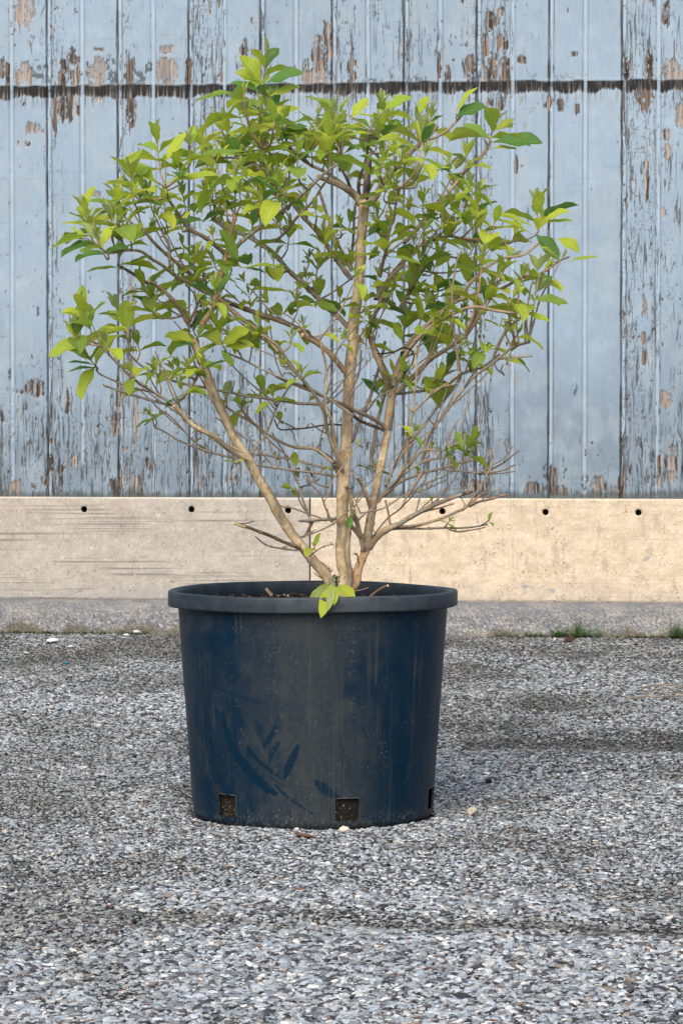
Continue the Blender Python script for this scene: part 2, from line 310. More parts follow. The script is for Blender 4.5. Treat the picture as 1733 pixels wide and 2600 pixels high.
# ------------------------------------------------------------------ concrete plinth boards with bolt holes
def plinth_colour(S, Z, right):
    X, Y, _ = wall_world(S, 0.015, Z); U, V = project(X, Y, Z)
    c = np.ones(S.shape + (3,))
    g = sm(0, 900, U)
    c = c * np.array([0.42, 0.39, 0.345]) if not right else c * np.array([0.60, 0.505, 0.385])
    if not right: c = mixc(c, [0.44, 0.40, 0.365], .5 * sm(.4, .7, fbm(U / 200, V / 60, 100)))
    else: c = mixc(c, [0.55, 0.49, 0.40], .7 * (1 - sm(800, 1100, U + (fbm(U / 60, V / 60, 99) - .5) * 200)))
    c = c * (1 + (fbm(U / 24, V / 16, 101, 5) - .5) * .42)[..., None]
    c = c * (1 + (vn(U / 3.2, V / 3.2, 102) - .5) * .22)[..., None]
    lo = sm(1465, 1525, V + (fbm(U / 50, V / 20, 103) - .5) * 40)
    c = mixc(c, [0.32, 0.32, 0.325], lo * (.70 if not right else .30))
    st = sm(.60, .85, vn(U / 300, V / 2.6, 104)) * sm(.42, .6, vn(U / 180, V / 26, 105))
    c = mixc(c, [0.22, 0.21, 0.20], st * (.80 * (1 - sm(500, 760, U)) + .15))
    st2 = sm(.8, .9, vn(U / 160, V / 3, 106)); c = mixc(c, [0.42, 0.27, 0.17], st2 * .25 * (1 - sm(1290, 1310, V)))
    c = mixc(c, [0.66, 0.61, 0.53], sm(.72, .85, fbm(U / 10, V / 8, 107)) * .6)
    pits = sm(.80, .86, vn(U / 2.6 + vn(U / 9, V / 9, 112) * 2, V / 3.0, 108) * .66 + vn(U / 26, V / 22, 109) * .34 + .05 * sm(1400, 1500, V)); c = mixc(c, [0.09, 0.085, 0.075], pits * (.35 + .45 * vn(U / 7, V / 7, 113)))
    c = mixc(c, [0.30, 0.26, 0.21], sm(.62, .75, fbm(U / 16, V / 40, 110)) * .35 * (1.0 if right else .5))
    c = mixc(c, [0.62, 0.58, 0.50], (1 - sm(1262, 1270, V)) * .6)  # top edge painted paler, like a ledge catching the light
    for (u, v, rx, ry, sl) in [(1211, 1322, 3.5, 13, .1), (1217, 1345, 2.5, 16, .2), (1041, 1462, 2.6, 22, 0), (1402, 1500, 10, 6, .5), (1333, 1489, 14, 5, -.4), (1430, 1385, 2, 24, -.1),
                               (1640, 1418, 10, 8, -.7), (1300, 1400, 1.6, 40, 0), (1335, 1425, 2.2, 14, -.4), (515, 1405, 2, 20, 0)]:
        dx = (U - u) - sl * (V - v); q = (dx / rx) ** 2 + ((V - v) / ry) ** 2 + (vn(U / 3, V / 5, 111) - .5) * .9
        c = mixc(c, [0.24, 0.27, 0.31], (1 - sm(.6, 1.0, q)) * .6)
    # arc scratch
    rr = np.hypot((U - 1640) / 1.0, (V - 1540) / .9); c = mixc(c, [0.40, 0.34, 0.26], (1 - sm(0.6, 2.2, np.abs(rr - 270))) * .4 * sm(1400, 1480, U))
    return np.clip(c, .01, .85)
SEAM = wall_s(788, 1400)
hole_px = [(216, 1293), (488, 1293), (732.5, 1295.5), (1123, 1298), (1384, 1300), (1619.5, 1301)]
holes = [(wall_s(a, b), wall_z(a, b)) for a, b in hole_px]
def plinth(s0, s1, right, label):
    T = 0.015; HR = 0.0092
    sx = np.arange(s0, s1 + 1e-6, 0.0024) if True else None
    zz = np.linspace(PLINTH_BOT, PLINTH_TOP, 128)
    S, Z = np.meshgrid(sx, zz)
    hs = [h for h in holes if s0 < h[0] < s1]
    # leave square openings, filled with a ring that ends in the round hole
    col = plinth_colour(S, Z, right)
    edge = np.minimum(np.minimum(Z - PLINTH_BOT, PLINTH_TOP - Z), np.minimum(S - s0, s1 - S))
    edge = edge + (fbm(S * 90, Z * 90, 121) - .5) * .006
    off = T - 0.0035 * (1 - sm(0, .004, edge)) + (fbm(S * 30, Z * 30, 120) - .5) * .0016 - 0.0004
    X, Y, Zz = wall_world(S, off, Z)
    co = np.stack([X, Y, Zz], -1).reshape(-1, 3); cc = col.reshape(-1, 3)
    q = grid_quads(len(zz), len(sx)); cs = (S.ravel()[q].mean(1), Z.ravel()[q].mean(1))
    B = 0.013; keep = np.ones(len(q), bool); ringq = []; 
    for (hx, hz) in hs: keep &= ~((np.abs(cs[0] - hx) < B) & (np.abs(cs[1] - hz) < B))
    vadd = []; cadd = []; n0 = len(co)
    for (hx, hz) in hs:
        rem = q[(np.abs(cs[0] - hx) < B) & (np.abs(cs[1] - hz) < B)]
        a0, a1 = S.ravel()[rem].min(), S.ravel()[rem].max(); b0, b1 = Z.ravel()[rem].min(), Z.ravel()[rem].max()
        nn = 32; n1 = n0 + len(vadd)
        for ring in range(4):
            for i in range(nn):
                t = 2 * math.pi * i / nn; cx, cz = math.cos(t), math.sin(t)
                if ring == 0:
                    m = max(abs(cx), abs(cz)); ex = hx + cx / m * (a1 - hx if cx > 0 else hx - a0); ez = hz + cz / m * (b1 - hz if cz > 0 else hz - b0); o = T - .0004
                else: rr = HR * (1.03 if ring == 1 else 1.0) * (1 + .03 * math.sin(3 * t + hx * 9)); ex, ez, o = hx + cx * rr, hz + cz * rr, (T - .0004, T - .0025, -0.011)[ring - 1]
                vadd.append(wall_world(ex, o, ez)); cadd.append(plinth_colour(np.array([ex]), np.array([ez]), right)[0] * (1, 1, .45, .2)[ring])
        for ring in range(3):
            for i in range(nn):
                j = (i + 1) % nn; ringq.append((n1 + ring * nn + i, n1 + ring * nn + j, n1 + (ring + 1) * nn + j, n1 + (ring + 1) * nn + i))
    # top, bottom and end returns
    def strip(idx, o2):
        nonlocal vadd, cadd
        b = n0 + len(vadd)
        for i in idx:
            vadd.append(wall_world(S.ravel()[i], o2, Z.ravel()[i])); cadd.append(cc[i])
        for k in range(len(idx) - 1): ringq.append((idx[k], idx[k + 1], b + k + 1, b + k))
    nc = len(sx); nr = len(zz)
    strip([i for i in range(nc)], -.011); strip([(nr - 1) * nc + i for i in range(nc)], -.011)
    strip([r * nc for r in range(nr)], -.011); strip([r * nc + nc - 1 for r in range(nr)], -.011)
    co2 = np.vstack([co, np.array(vadd)]); cc2 = np.vstack([cc, np.array(cadd)]); q2 = np.vstack([q[keep], np.array(ringq)])
    root = bpy.data.objects.new('concrete_plinth', None); C.objects.link(root); root['label'] = label; root['category'] = 'plinth'
    root['group'] = 'concrete plinth boards along the foot of the wall'
    link('plinth_board', mesh_np('plinth_board', co2, q2, mat=M_conc, col=cc2), root)
    for (hx, hz) in hs:
        bm = bmesh.new(); n = 24
        ring = [bm.verts.new(wall_world(hx + math.cos(2 * math.pi * i / n) * HR * 1.01, -0.0095, hz + math.sin(2 * math.pi * i / n) * HR * 1.01)) for i in range(n)]
        c = bm.verts.new(wall_world(hx, -0.0105, hz))
        for i in range(n): bm.faces.new((ring[i], ring[(i + 1) % n], c))
        finish(bm, 'bolt_hole', M_hole, root)
plinth(-5.0, SEAM - 0.0012, False, 'greyer concrete plinth board left of the seam with horizontal streaks and three bolt holes')
plinth(SEAM + 0.0012, 5.0, True, 'warmer cream concrete plinth board right of the seam with blue grey smears')

# ------------------------------------------------------------------ rough footing under the plinth
sf = np.arange(-5, 5, 0.004)
prof = [(0.0105, PLINTH_BOT - .0005), (0.020, PLINTH_BOT - .002), (0.05, PLINTH_BOT - .012), (0.075, PLINTH_BOT - .035), (0.095, PLINTH_BOT - .06), (0.115, .012), (0.135, -0.02)]
tt = np.linspace(0, len(prof) - 1, 46); po = np.interp(tt, range(len(prof)), [p[0] for p in prof]); pz = np.interp(tt, range(len(prof)), [p[1] for p in prof])
Sf, Tf = np.meshgrid(sf, tt); Of = np.repeat(po[:, None], len(sf), 1); Zf = np.repeat(pz[:, None], len(sf), 1)
rgh = sm(.5, 4.5, Tf)
bumpf = (fbm(Sf * 130, Tf * 3.2, 130, 3) - .5) * (.003 + .012 * rgh) + (fbm(Sf * 14, Tf * .6, 131) - .5) * .012 * rgh
Of2 = Of + bumpf; Zf2 = Zf + bumpf * .4 * rgh
Xf, Yf, Zf2 = wall_world(Sf, Of2, Zf2)
Uf, Vf = project(Xf, Yf, Zf2)
cf = np.ones(Sf.shape + (3,)) * np.array([0.17, 0.178, 0.192])
cf = mixc(cf, [0.30, 0.29, 0.265], .5 * sm(.4, .7, fbm(Uf / 40, Vf / 12, 132)))
cf = cf * (1 + (vn(Uf / 2.8, Vf / 2.0, 133) - .5) * (.25 + .9 * rgh))[..., None]
cf = mixc(cf, [0.55, 0.54, 0.50], sm(.74, .84, vn(Uf / 3.4, Vf / 2.2, 134)) * .5 * rgh)
cf = mixc(cf, [0.06, 0.06, 0.055], sm(.78, .86, vn(Uf / 3.0, Vf / 2.4, 135)) * .7 * rgh)
cf = mixc(cf, [0.09, 0.085, 0.05], sm(4.2, 5.2, Tf + (vn(Uf / 30, Vf * 0, 136) - .5) * 1.4) * .75)
foot = link('concrete_footing', mesh_np('concrete_footing', np.stack([Xf, Yf, Zf2], -1).reshape(-1, 3), grid_quads(len(tt), len(sf)), mat=M_foot, col=np.clip(cf, .01, .8).reshape(-1, 3)),
            label='low rough concrete footing sloping out beneath the plinth boards', cat='footing')

# ------------------------------------------------------------------ ground
def gh(x, y):
    h = (vn(x * 60, y * 60, 204) - .5) * .0035 + (fbm(x * 1.1 + 3, y * .9, 200, 3) - .5) * .022 + (fbm(x * 5, y * 4, 201, 3) - .5) * .008
    # worn crease across the front, a shallow hollow behind right
    cy1 = -1.13 - 0.05 * x + (fbm(x * 3, x * 0, 202) - .5) * .30
    h = h - .010 * np.exp(-((y - cy1) / .045) ** 2) * sm(.3, .65, fbm(x * 4, y * 1, 216)) + .005 * np.exp(-((y - cy1 - .13) / .09) ** 2)
    h = h - .013 * np.exp(-((y - 1.10 + .35 * (x - .6) + (fbm(x * 4, x * 0, 217) - .5) * .5) / .12) ** 2) * sm(.05, .4, x) + .012 * np.exp(-((y - .80 + .3 * (x - .6)) / .16) ** 2) * sm(.0, .4, x)
    flat = np.exp(-((x + .05) ** 2 + y ** 2) / .09)
    return h * (1 - flat) * (1 - .85 * sm(3.6, 4.2, y))
def grit(x, y):                       # where the binder shows and stones are fine and dark
    cy1 = -1.15 - 0.05 * x + (fbm(x * 3, x * 0, 202) - .5) * .30
    g = 1.0 * np.exp(-((y - cy1) / .06) ** 2) * sm(.30, .65, fbm(x * 4, y * 4, 210))
    g = g + 1.3 * np.exp(-((y - 1.10 + .35 * (x - .6)) / .17) ** 2) * sm(.05, .40, x) * (.4 + .9 * fbm(x * 6, y * 3, 213))
    g = g + .5 * sm(.5, .7, fbm(x * 4, y * 2.0, 212)) * sm(-.3, .4, y)
    g = g + .45 * sm(.56, .72, fbm(x * 1.9 + 9, y * 1.1, 211)) * sm(-.6, .3, y) + .45 * sm(1.6, 3.9, y)
    g = g + .5 * np.exp(-((x + .45) / .25) ** 2 - ((y + .75) / .10) ** 2)
    g = g + .55 * sm(.52, .72, fbm(x * 7, y * 3.2, 214)) * sm(.4, .55, fbm(x * 2, y * 1.3, 215))
    return np.clip(g, 0, 1)
gx = np.concatenate([np.linspace(-40, -3, 20), np.arange(-2.9, 2.9, .02), np.linspace(3, 40, 20)]); gy = np.concatenate([np.linspace(-40, -3.2, 20), np.arange(-3.1, 4.6, .02), np.linspace(4.7, 40, 20)])
GX, GY = np.meshgrid(gx, gy)
inside = (np.abs(GX) < 3) & (GY > -3.2) & (GY < 4.7)
GZ = np.where(inside, gh(GX, GY), 0) - .003
M_gr = bpy.data.materials.new('gravel_ground'); M_gr.use_nodes = True
n = M_gr.node_tree; p = n.nodes['Principled BSDF']; tc = n.nodes.new('ShaderNodeTexCoord')
vo = n.nodes.new('ShaderNodeTexVoronoi'); vo.inputs['Scale'].default_value = 190; n.links.new(tc.outputs['Object'], vo.inputs['Vector'])
sx = n.nodes.new('ShaderNodeSeparateXYZ'); n.links.new(vo.outputs['Color'], sx.inputs[0])
rp = n.nodes.new('ShaderNodeValToRGB'); n.links.new(sx.outputs[0], rp.inputs[0])
for i, (pos, c) in enumerate([(0, (.012, .012, .014)), (.35, (.035, .036, .04)), (.7, (.09, .09, .095)), (1, (.26, .26, .25))]):
    e = rp.color_ramp.elements[i] if i < 2 else rp.color_ramp.elements.new(pos)
    e.position = pos; e.color = (*c, 1)
n.links.new(rp.outputs[0], p.inputs['Base Color']); p.inputs['Roughness'].default_value = .9
bp = n.nodes.new('ShaderNodeBump'); bp.invert = True; bp.inputs['Distance'].default_value = .006; n.links.new(vo.outputs['Distance'], bp.inputs['Height']); n.links.new(bp.outputs[0], p.inputs['Normal'])
gc = np.where((np.abs(GX) < 2.95) & (GY > -3.15), 0.0, 1.0)
at_ = n.nodes.new('ShaderNodeAttribute'); at_.attribute_name = 'worn'; gm_ = n.nodes.new('ShaderNodeMapRange'); gm_.inputs['To Min'].default_value = 1.0; gm_.inputs['To Max'].default_value = 3.2
n.links.new(at_.outputs['Fac'], gm_.inputs['Value']); gs = n.nodes.new('ShaderNodeVectorMath'); gs.operation = 'SCALE'; n.links.new(rp.outputs[0], gs.inputs[0]); n.links.new(gm_.outputs[0], gs.inputs['Scale']); n.links.new(gs.outputs[0], p.inputs['Base Color'])
gme = mesh_np('ground', np.stack([GX, GY, GZ], -1).reshape(-1, 3), grid_quads(len(gy), len(gx)), mat=M_gr, extra={'worn': gc.ravel()})
link('ground', gme, kind='structure')

# stones: real pebbles pressed into the surface
rng = np.random.default_rng(7)
def ico(sub):
    bm = bmesh.new(); bmesh.ops.create_icosphere(bm, subdivisions=sub, radius=1.0)
    v = np.array([q.co[:] for q in bm.verts]); f = np.array([[q.index for q in fc.verts] for fc in bm.faces]); bm.free(); return v, f
def stone_cloud(P, size, col, sub, seed, squash=(.20, .48), embed=.55):
    v, f = ico(sub); r = np.random.default_rng(seed); N = len(P); K = 12
    var = []
    for k in range(K):
        n3 = r.normal(size=(6, 3)); vv = v.copy()
        for a in n3:
            a = a / np.linalg.norm(a); dd = vv @ a; cut = r.uniform(.55, .9); vv = vv - np.outer(np.clip(dd - cut, 0, 1), a)
        vv *= 1 + r.normal(size=(len(v), 1)) * .06; var.append(vv)
    var = np.array(var)[r.integers(0, K, N)]
    sc3 = np.stack([size * r.uniform(.75, 1.35, N), size * r.uniform(.6, 1.0, N), size * r.uniform(*squash, N)], -1)
    V = var * sc3[:, None, :]
    tx, ty = r.normal(0, .20, N), r.normal(0, .20, N); tz = r.uniform(0, 6.28, N)
    c, s = np.cos(tz)[:, None], np.sin(tz)[:, None]
    x = V[..., 0] * c - V[..., 1] * s; y = V[..., 0] * s + V[..., 1] * c; z = V[..., 2] + x * tx[:, None] + y * ty[:, None]
    V = np.stack([x, y, z], -1) + P[:, None, :]; V[..., 2] += (sc3[:, 2] * (1 - 2 * embed))[:, None] * .5
    F = f[None] + (np.arange(N) * len(v))[:, None, None]
    cc = np.repeat(col[:, None, :], len(v), 1)
    return V.reshape(-1, 3), F.reshape(-1, 3), cc.reshape(-1, 3)
def stone_cols(n, r, g):
    base = np.clip(r.normal(.325, .115, n), .05, .62)[:, None] * np.array([[.88, 1.0, 1.10]])
    k = r.random(n)
    base = np.where((k < .14)[:, None], np.clip(r.normal(.45, .10, n), .2, .7)[:, None] * np.array([[.98, 1.0, .99]]), base)
    base = np.where(((k > .14) & (k < .34))[:, None], r.uniform(.035, .12, n)[:, None] * np.array([[1, 1, 1.10]]), base)
    base = np.where(((k > .34) & (k < .37))[:, None], r.uniform(.12, .26, n)[:, None] * np.array([[1.18, 1.0, .86]]), base)
    base = np.where(((k > .37) & (k < .373))[:, None], np.array([[.16, .08, .06]]), base)
    base = np.where(((k > .373) & (k < .385))[:, None], np.array([[.70, .69, .65]]), base)
    base = base * np.clip(1 - .52 * g[:, None], .3, 1)
    return base * (1 + g[:, None] * np.array([[.05, 0., -.08]]))
def field(x0, x1, y0, y1, pitch, sub, seed, smin, smax, wedge=1):
    r = np.random.default_rng(seed)
    nx, ny = int((x1 - x0) / pitch), int((y1 - y0) / pitch)
    X, Y = np.meshgrid(x0 + (np.arange(nx) + .5) * pitch, y0 + (np.arange(ny) + .5) * pitch)
    X = X.ravel() + r.uniform(-.5, .5, X.size) * pitch * 1.2; Y = Y.ravel() + r.uniform(-.5, .5, Y.size) * pitch * 1.2
    if wedge:
        k = np.abs(X) < (.115 * (Y + CAM_D) + .30)
        if wedge == 2: k = ~k
        X, Y = X[k], Y[k]
    k = (np.hypot(X + .052, Y) > .211); X, Y = X[k], Y[k]
    wy = WALL_Y - X * sy_ / cy_ - .125; k = Y < wy; X, Y = X[k], Y[k]
    g = grit(X, Y); s = (smin + (smax - smin) * r.random(len(X)) ** 2.3) * (1 - .35 * g) * np.where(r.random(len(X)) < .06, 1.45, 1)
    P = np.stack([X, Y, gh(X, Y) - .001], -1)
    return stone_cloud(P, s, stone_cols(len(X), r, g), sub, seed + 50)
parts = [field(-2, 2, -2.7, -.9, .0060, 2, 1, .0026, .0088), field(-2, 2, -.9, 1.2, .0064, 1, 2, .0028, .0078), field(-2.2, 2.2, 1.2, 4.4, .0086, 1, 3, .0042, .0098), field(-3.0, 3.0, -3.2, 4.4, .0112, 1, 4, .0050, .0098, 2)]
vo_ = 0; VV = []; FF = []; CCc = []
for v, f, c in parts:
    VV.append(v); FF.append(f + vo_); CCc.append(c); vo_ += len(v)
gm = mesh_np('gravel', np.vstack(VV), None, np.vstack(FF), mat=M_stone, col=np.vstack(CCc))
link('gravel', gm, label='mixed grey and white gravel covering the ground around the pot', cat='gravel', kind='stuff')
del VV, FF, CCc, parts

# ------------------------------------------------------------------ the pot
PX, H = float(at(794, 1700, 0)[0]), 0.392
ZL = H - .0255
pot = bpy.data.objects.new('plant_pot', None); C.objects.link(pot); pot.location = (PX, 0, 0)
pot['label'] = 'large round navy plastic nursery pot with dusty scuffed side standing on gravel'; pot['category'] = 'plant pot'
RT, RB = 0.2335, 0.2075
def rad(z): return RB + (RT - RB) * z / ZL
NA = 900; th = np.linspace(0, 2 * math.pi, NA, endpoint=False)   # angle 0 faces the camera
zz = np.concatenate([[0.0, .0015, .004, .008, .012], np.linspace(.016, ZL, 190)])
hz0, hz1 = 0.016, 0.053
zz[np.argmin(abs(zz - hz0))] = hz0; zz[np.argmin(abs(zz - hz1))] = hz1
TH, ZZ = np.meshgrid(th, zz)
hc = [R(16.5 + 60 * k) for k in range(6)]; hw = .0205 / .21
def inhole(t, z):
    m = np.zeros(t.shape, bool)
    for c in hc: m |= (np.abs((t - c + math.pi) % (2 * math.pi) - math.pi) < hw) & (z > hz0) & (z < hz1)
    return m
def hole_dist(t, z):
    d = np.full(t.shape, 9.)
    for c in hc:
        a = np.abs((t - c + math.pi) % (2 * math.pi) - math.pi) * .21 - .0205
        d = np.minimum(d, np.maximum(a, np.maximum(hz0 - z, z - hz1)))
    return d
rr = rad(ZZ) - .006 * (1 - np.clip(ZZ / .012, 0, 1)) ** 2
rr = rr + (fbm(TH * 3, ZZ * 8, 300, 2) - .5) * .0015
PXc = rr * np.sin(TH); PYc = -rr * np.cos(TH)
# dust and scuffs, laid out on the unrolled skin: a = mm right of the line that faces front, b = mm above ground
def pot_col(t, z):
    tt = (t + math.pi) % (2 * math.pi) - math.pi
    a = tt * 220.0; b = z * 1000.0
    navy = np.ones(t.shape + (3,)) * np.array([0.0005, 0.0150, 0.036])
    dust = np.array([0.034, 0.042, 0.047])
    big = fbm(a / 70 + 3, b / 90, 310, 4)
    cen = np.exp(-((a - 10) / 105.0) ** 2)
    d = .12 + .66 * cen * sm(.25, .55, big + .12) + .35 * (big - .5)
    d = d + .30 * sm(.5, .8, fbm(a / 22, b / 30, 311)) - .25 * sm(.5, .75, fbm(a / 14 + 7, b / 60, 312)) * (1 - .5 * cen)
    d = d + .25 * np.exp(-((b - 345) / 25) ** 2) * (a < 150) * sm(.3, .6, vn(a / 30, b / 20, 313))
    d = d * (.70 + .60 * vn(a / 2.2, b / 5.0, 314)) * (.72 + .56 * vn(a / 1.6, b / 1.6, 315)) + .34 * np.exp(-((a + 95) / 55) ** 2 - ((b - 110) / 95) ** 2) * sm(.3, .6, fbm(a / 18, b / 18, 316, 5))
    d = d * (1 - .55 * sm(95, 150, a)) 
    def stroke(pts, w, amt, sd):
        nonlocal d
        best = np.full(t.shape, 1e9)
        for (x0, y0, w0), (x1, y1, w1) in zip(pts[:-1], pts[1:]):
            L = (x1 - x0) ** 2 + (y1 - y0) ** 2
            q = np.clip(((a - x0) * (x1 - x0) + (b - y0) * (y1 - y0)) / L, 0, 1)
            di = np.hypot(a - x0 - q * (x1 - x0), b - y0 - q * (y1 - y0)) / (w0 + q * (w1 - w0))
            best = np.minimum(best, di)
        m = 1 - sm(.75, 1.15, best + (vn(a / 2.2, b / 2.2, sd) - .5) * .5)
        d = d * (1 - m * min(1, amt * 1.2)) if amt > 0 else d + m * (-amt)
    S = []
    def X(zx, zy):          # from enlarged-photo reading to skin millimetres
        px = 400 + zx / 1.96; py = 1450 + zy / 1.96; b_ = (2095 - py) / 1474.0 * 1000
        rr_ = 1000 * float(rad(max(b_, 0) / 1000.)); q = max(-.97, min(.97, ((px - 794) / 1474.0 * 1000) / rr_))
        return math.asin(q) * 220.0, b_ + 12 * (1 - math.sqrt(1 - q * q))
    def st(l, amt, sd): stroke([(X(x, y)[0], X(x, y)[1], w_) for (x, y, w_) in l], 0, amt, sd)
    st([(340, 720, 5), (350, 790, 7), (390, 890, 9), (440, 960, 10), (500, 1020, 11), (560, 1070, 8), (600, 1090, 4)], .85, 1)
    st([(460, 870, 3), (500, 920, 4), (560, 970, 3.5), (620, 1010, 2)], .8, 2)
    st([(600, 760, 3), (565, 820, 5), (540, 865, 2)], .75, 3)
    st([(610, 840, 4), (580, 890, 6), (562, 940, 3)], .6, 4)
    st([(705, 850, 3), (680, 910, 7), (655, 970, 7), (640, 1010, 3)], .8, 5)
    st([(790, 1025, 4), (830, 1060, 10), (870, 1090, 7), (900, 1105, 4)], .75, 6)
    st([(500, 740, 5), (520, 770, 7)], .5, 7)
    st([(600, 1050, 3), (660, 1110, 2.5), (780, 1185, 1.6)], .7, 8)
    st([(280, 590, 1.2), (400, 620, 1.8), (560, 650, 1)], .7, 9)
    st([(960, 440, .8), (1020, 510, 1.4), (1100, 590, 1)], .7, 10)
    st([(300, 712, 4), (306, 716, 4)], .8, 11)
    st([(1015, 760, 1.5), (1035, 820, 2.2)], .6, 12)
    st([(1140, 780, 14), (1180, 830, 22), (1160, 900, 16)], .5, 13)
    st([(1240, 860, 10), (1210, 950, 16), (1170, 1010, 16)], .7, 14)
    st([(1010, 1205, 1.6), (1110, 1222, 1.6)], .6, 15)
    st([(250, 360, 14), (340, 400, 22), (380, 520, 18)], .55, 16)
    st([(170, 900, 10), (200, 1100, 16), (240, 1230, 14)], .5, 17)
    st([(1180, 960, 3), (1270, 1080, 2)], .5, 18)
    st([(470, 760, 2), (510, 830, 2.6), (560, 930, 2)], -.30, 20)
    st([(250, 940, 1.5), (270, 1040, 2), (330, 1130, 1.4)], -.30, 21)
    st([(870, 275, 1.4), (950, 286, 1)], -.35, 22)
    st([(230, 960, 1), (330, 1180, 1)], -.2, 23)
    st([(560, 1000, 1), (640, 1050, 1), (720, 1050, .8)], .5, 24)
    d = np.clip(d, 0.0, 1.0)
    c = navy * (1 - d[..., None]) + dust * d[..., None]
    c = mixc(c, [.055, .062, .062], .5 * sm(.70, .85, vn(a / 1.7, b / 90, 333)) * sm(.5, .7, vn(a / 25, b / 200, 334)))
    c = mixc(c, [.13, .125, .11], .55 * sm(.66, .8, vn(a / 2.0, b / 2.0, 335)) * (1 - sm(6, 34, b + (vn(a / 9, b * 0, 336) - .5) * 22)))
    sp = sm(.90, .95, vn(a / 1.5, b / 1.5, 330)) * sm(.4, .7, vn(a / 30, b / 30, 331))
    c = mixc(c, [.16, .17, .17], sp * .5)
    return c
pc = pot_col(TH, ZZ)
hd = hole_dist(TH, ZZ); pc = mixc(pc, [.16, .15, .09], (1 - sm(0, .0015, hd)) * sm(.3, .6, vn(TH * 200, ZZ * 500, 340)) * .6)
nz_, na = len(zz), NA
outer = np.stack([PXc, PYc, ZZ], -1).reshape(-1, 3)
ri = rr - .0035; inner = np.stack([ri * np.sin(TH), -ri * np.cos(TH), ZZ], -1).reshape(-1, 3)
q = grid_quads(nz_, na, True)
tc_ = (TH.ravel()[q[:, 0]] + .5 * 2 * math.pi / NA); zc_ = ZZ.ravel()[q].mean(1)
hole = inhole(tc_, zc_); N0 = len(outer)
qs = [q[~hole], q[~hole][:, ::-1] + N0]
# close the edges of the drain openings
from collections import Counter
ec = Counter()
for f4 in q[hole]:
    for i in range(4): ec[(int(f4[i]), int(f4[(i + 1) % 4]))] += 1
rim_q = [(b_, a_, a_ + N0, b_ + N0) for (a_, b_) in ec if (b_, a_) not in ec]
qs.append(np.array(rim_q)); qs.append(np.stack([np.arange(na), (np.arange(na) + 1) % na, (np.arange(na) + 1) % na + N0, np.arange(na) + N0], -1)[:, ::-1])
colp = np.vstack([pc.reshape(-1, 3), np.full((N0, 3), 1.) * np.array([.006, .010, .022])])
link('pot_body', mesh_np('pot_body', np.vstack([outer, inner]), np.vstack(qs), mat=M_pot, col=colp), pot)
# rim: a rolled square lip
prof = [(-.0045, ZL - .012), (.0, ZL - .001), (.002, ZL + .0002), (.0150, ZL), (.0166, ZL + .0008), (.0171, ZL + .003), (.0174, ZL + .012), (.0174, ZL + .0225), (.0169, ZL + .0248), (.0155, ZL + .0258), (.008, ZL + .0262),
        (.003, ZL + .0255), (.0008, ZL + .0235), (0, ZL + .020), (-.0015, ZL + .0), (-.0045, ZL - .04), (-.0075, ZL - .09)]
pr = np.array(prof); RI = RT + pr[:, 0]; RI2 = np.repeat(RI[:, None], NA, 1); ZR = np.repeat(pr[:, 1][:, None], NA, 1)
THr = np.repeat(th[None], len(pr), 0); ZR = ZR + .0012 * np.sin(THr * 2 + 1) + .0006 * np.sin(THr * 5)
rc = np.ones(THr.shape + (3,)) * np.array([.005, .014, .024])
ar = ((THr + math.pi) % (2 * math.pi) - math.pi) * 235
rd = .25 + .5 * np.exp(-((ar - 60) / 120) ** 2) + .5 * (fbm(ar / 20, ZR * 200, 350) - .5)  # dust plus a highlight painted along the front of the rim
rc = mixc(rc, [.080, .096, .108], np.clip(rd + .1, 0, 1) * .85); rc = mixc(rc, [.004, .008, .018], (1. * (np.arange(len(pr)) > 13))[:, None] * np.ones(NA)[None])
rc = mixc(rc, [.012, .022, .04], sm(.6, .75, fbm(ar / 12, ZR * 400, 351)) * .5)
link('pot_rim', mesh_np('pot_rim', np.stack([RI2 * np.sin(THr), -RI2 * np.cos(THr), ZR], -1).reshape(-1, 3), grid_quads(len(pr), NA, True), mat=M_pot, col=rc.reshape(-1, 3)), pot)

# soil: a lump filling the pot, seen above and through the drain openings
SOIL = H - .026
M_dr = bpy.data.materials.new('damp_soil_flecks'); M_dr.use_nodes = True
n = M_dr.node_tree; p = n.nodes['Principled BSDF']; tc = n.nodes.new('ShaderNodeTexCoord')
nz = n.nodes.new('ShaderNodeTexNoise'); nz.inputs['Scale'].default_value = 260; nz.inputs['Detail'].default_value = 2; n.links.new(tc.outputs['Object'], nz.inputs['Vector'])
rp = n.nodes.new('ShaderNodeValToRGB'); n.links.new(nz.outputs['Fac'], rp.inputs[0])
rp.color_ramp.elements[0].position = .63; rp.color_ramp.elements[0].color = (.004, .0035, .003, 1); rp.color_ramp.elements[1].position = .70; rp.color_ramp.elements[1].color = (.26, .17, .05, 1)
n.links.new(rp.outputs[0], p.inputs['Base Color']); p.inputs['Roughness'].default_value = .9
bp = n.nodes.new('ShaderNodeBump'); bp.inputs['Distance'].default_value = .004; n.links.new(nz.outputs['Fac'], bp.inputs['Height']); n.links.new(bp.outputs[0], p.inputs['Normal'])
zs2 = np.linspace(.01, SOIL - .004, 60); tA = np.linspace(0, 2 * math.pi, 240, endpoint=False); T2, Z2 = np.meshgrid(tA, zs2)
r2 = rad(Z2) - .0085 + (fbm(T2 * 14, Z2 * 90, 360) - .5) * .004
side = np.stack([r2 * np.sin(T2), -r2 * np.cos(T2), Z2], -1).reshape(-1, 3)
rs = np.linspace(1, 0.0, 60); T3, R3 = np.meshgrid(tA, rs); r3 = R3 * (rad(SOIL) - .0085); x3 = r3 * np.sin(T3); y3 = -r3 * np.cos(T3)
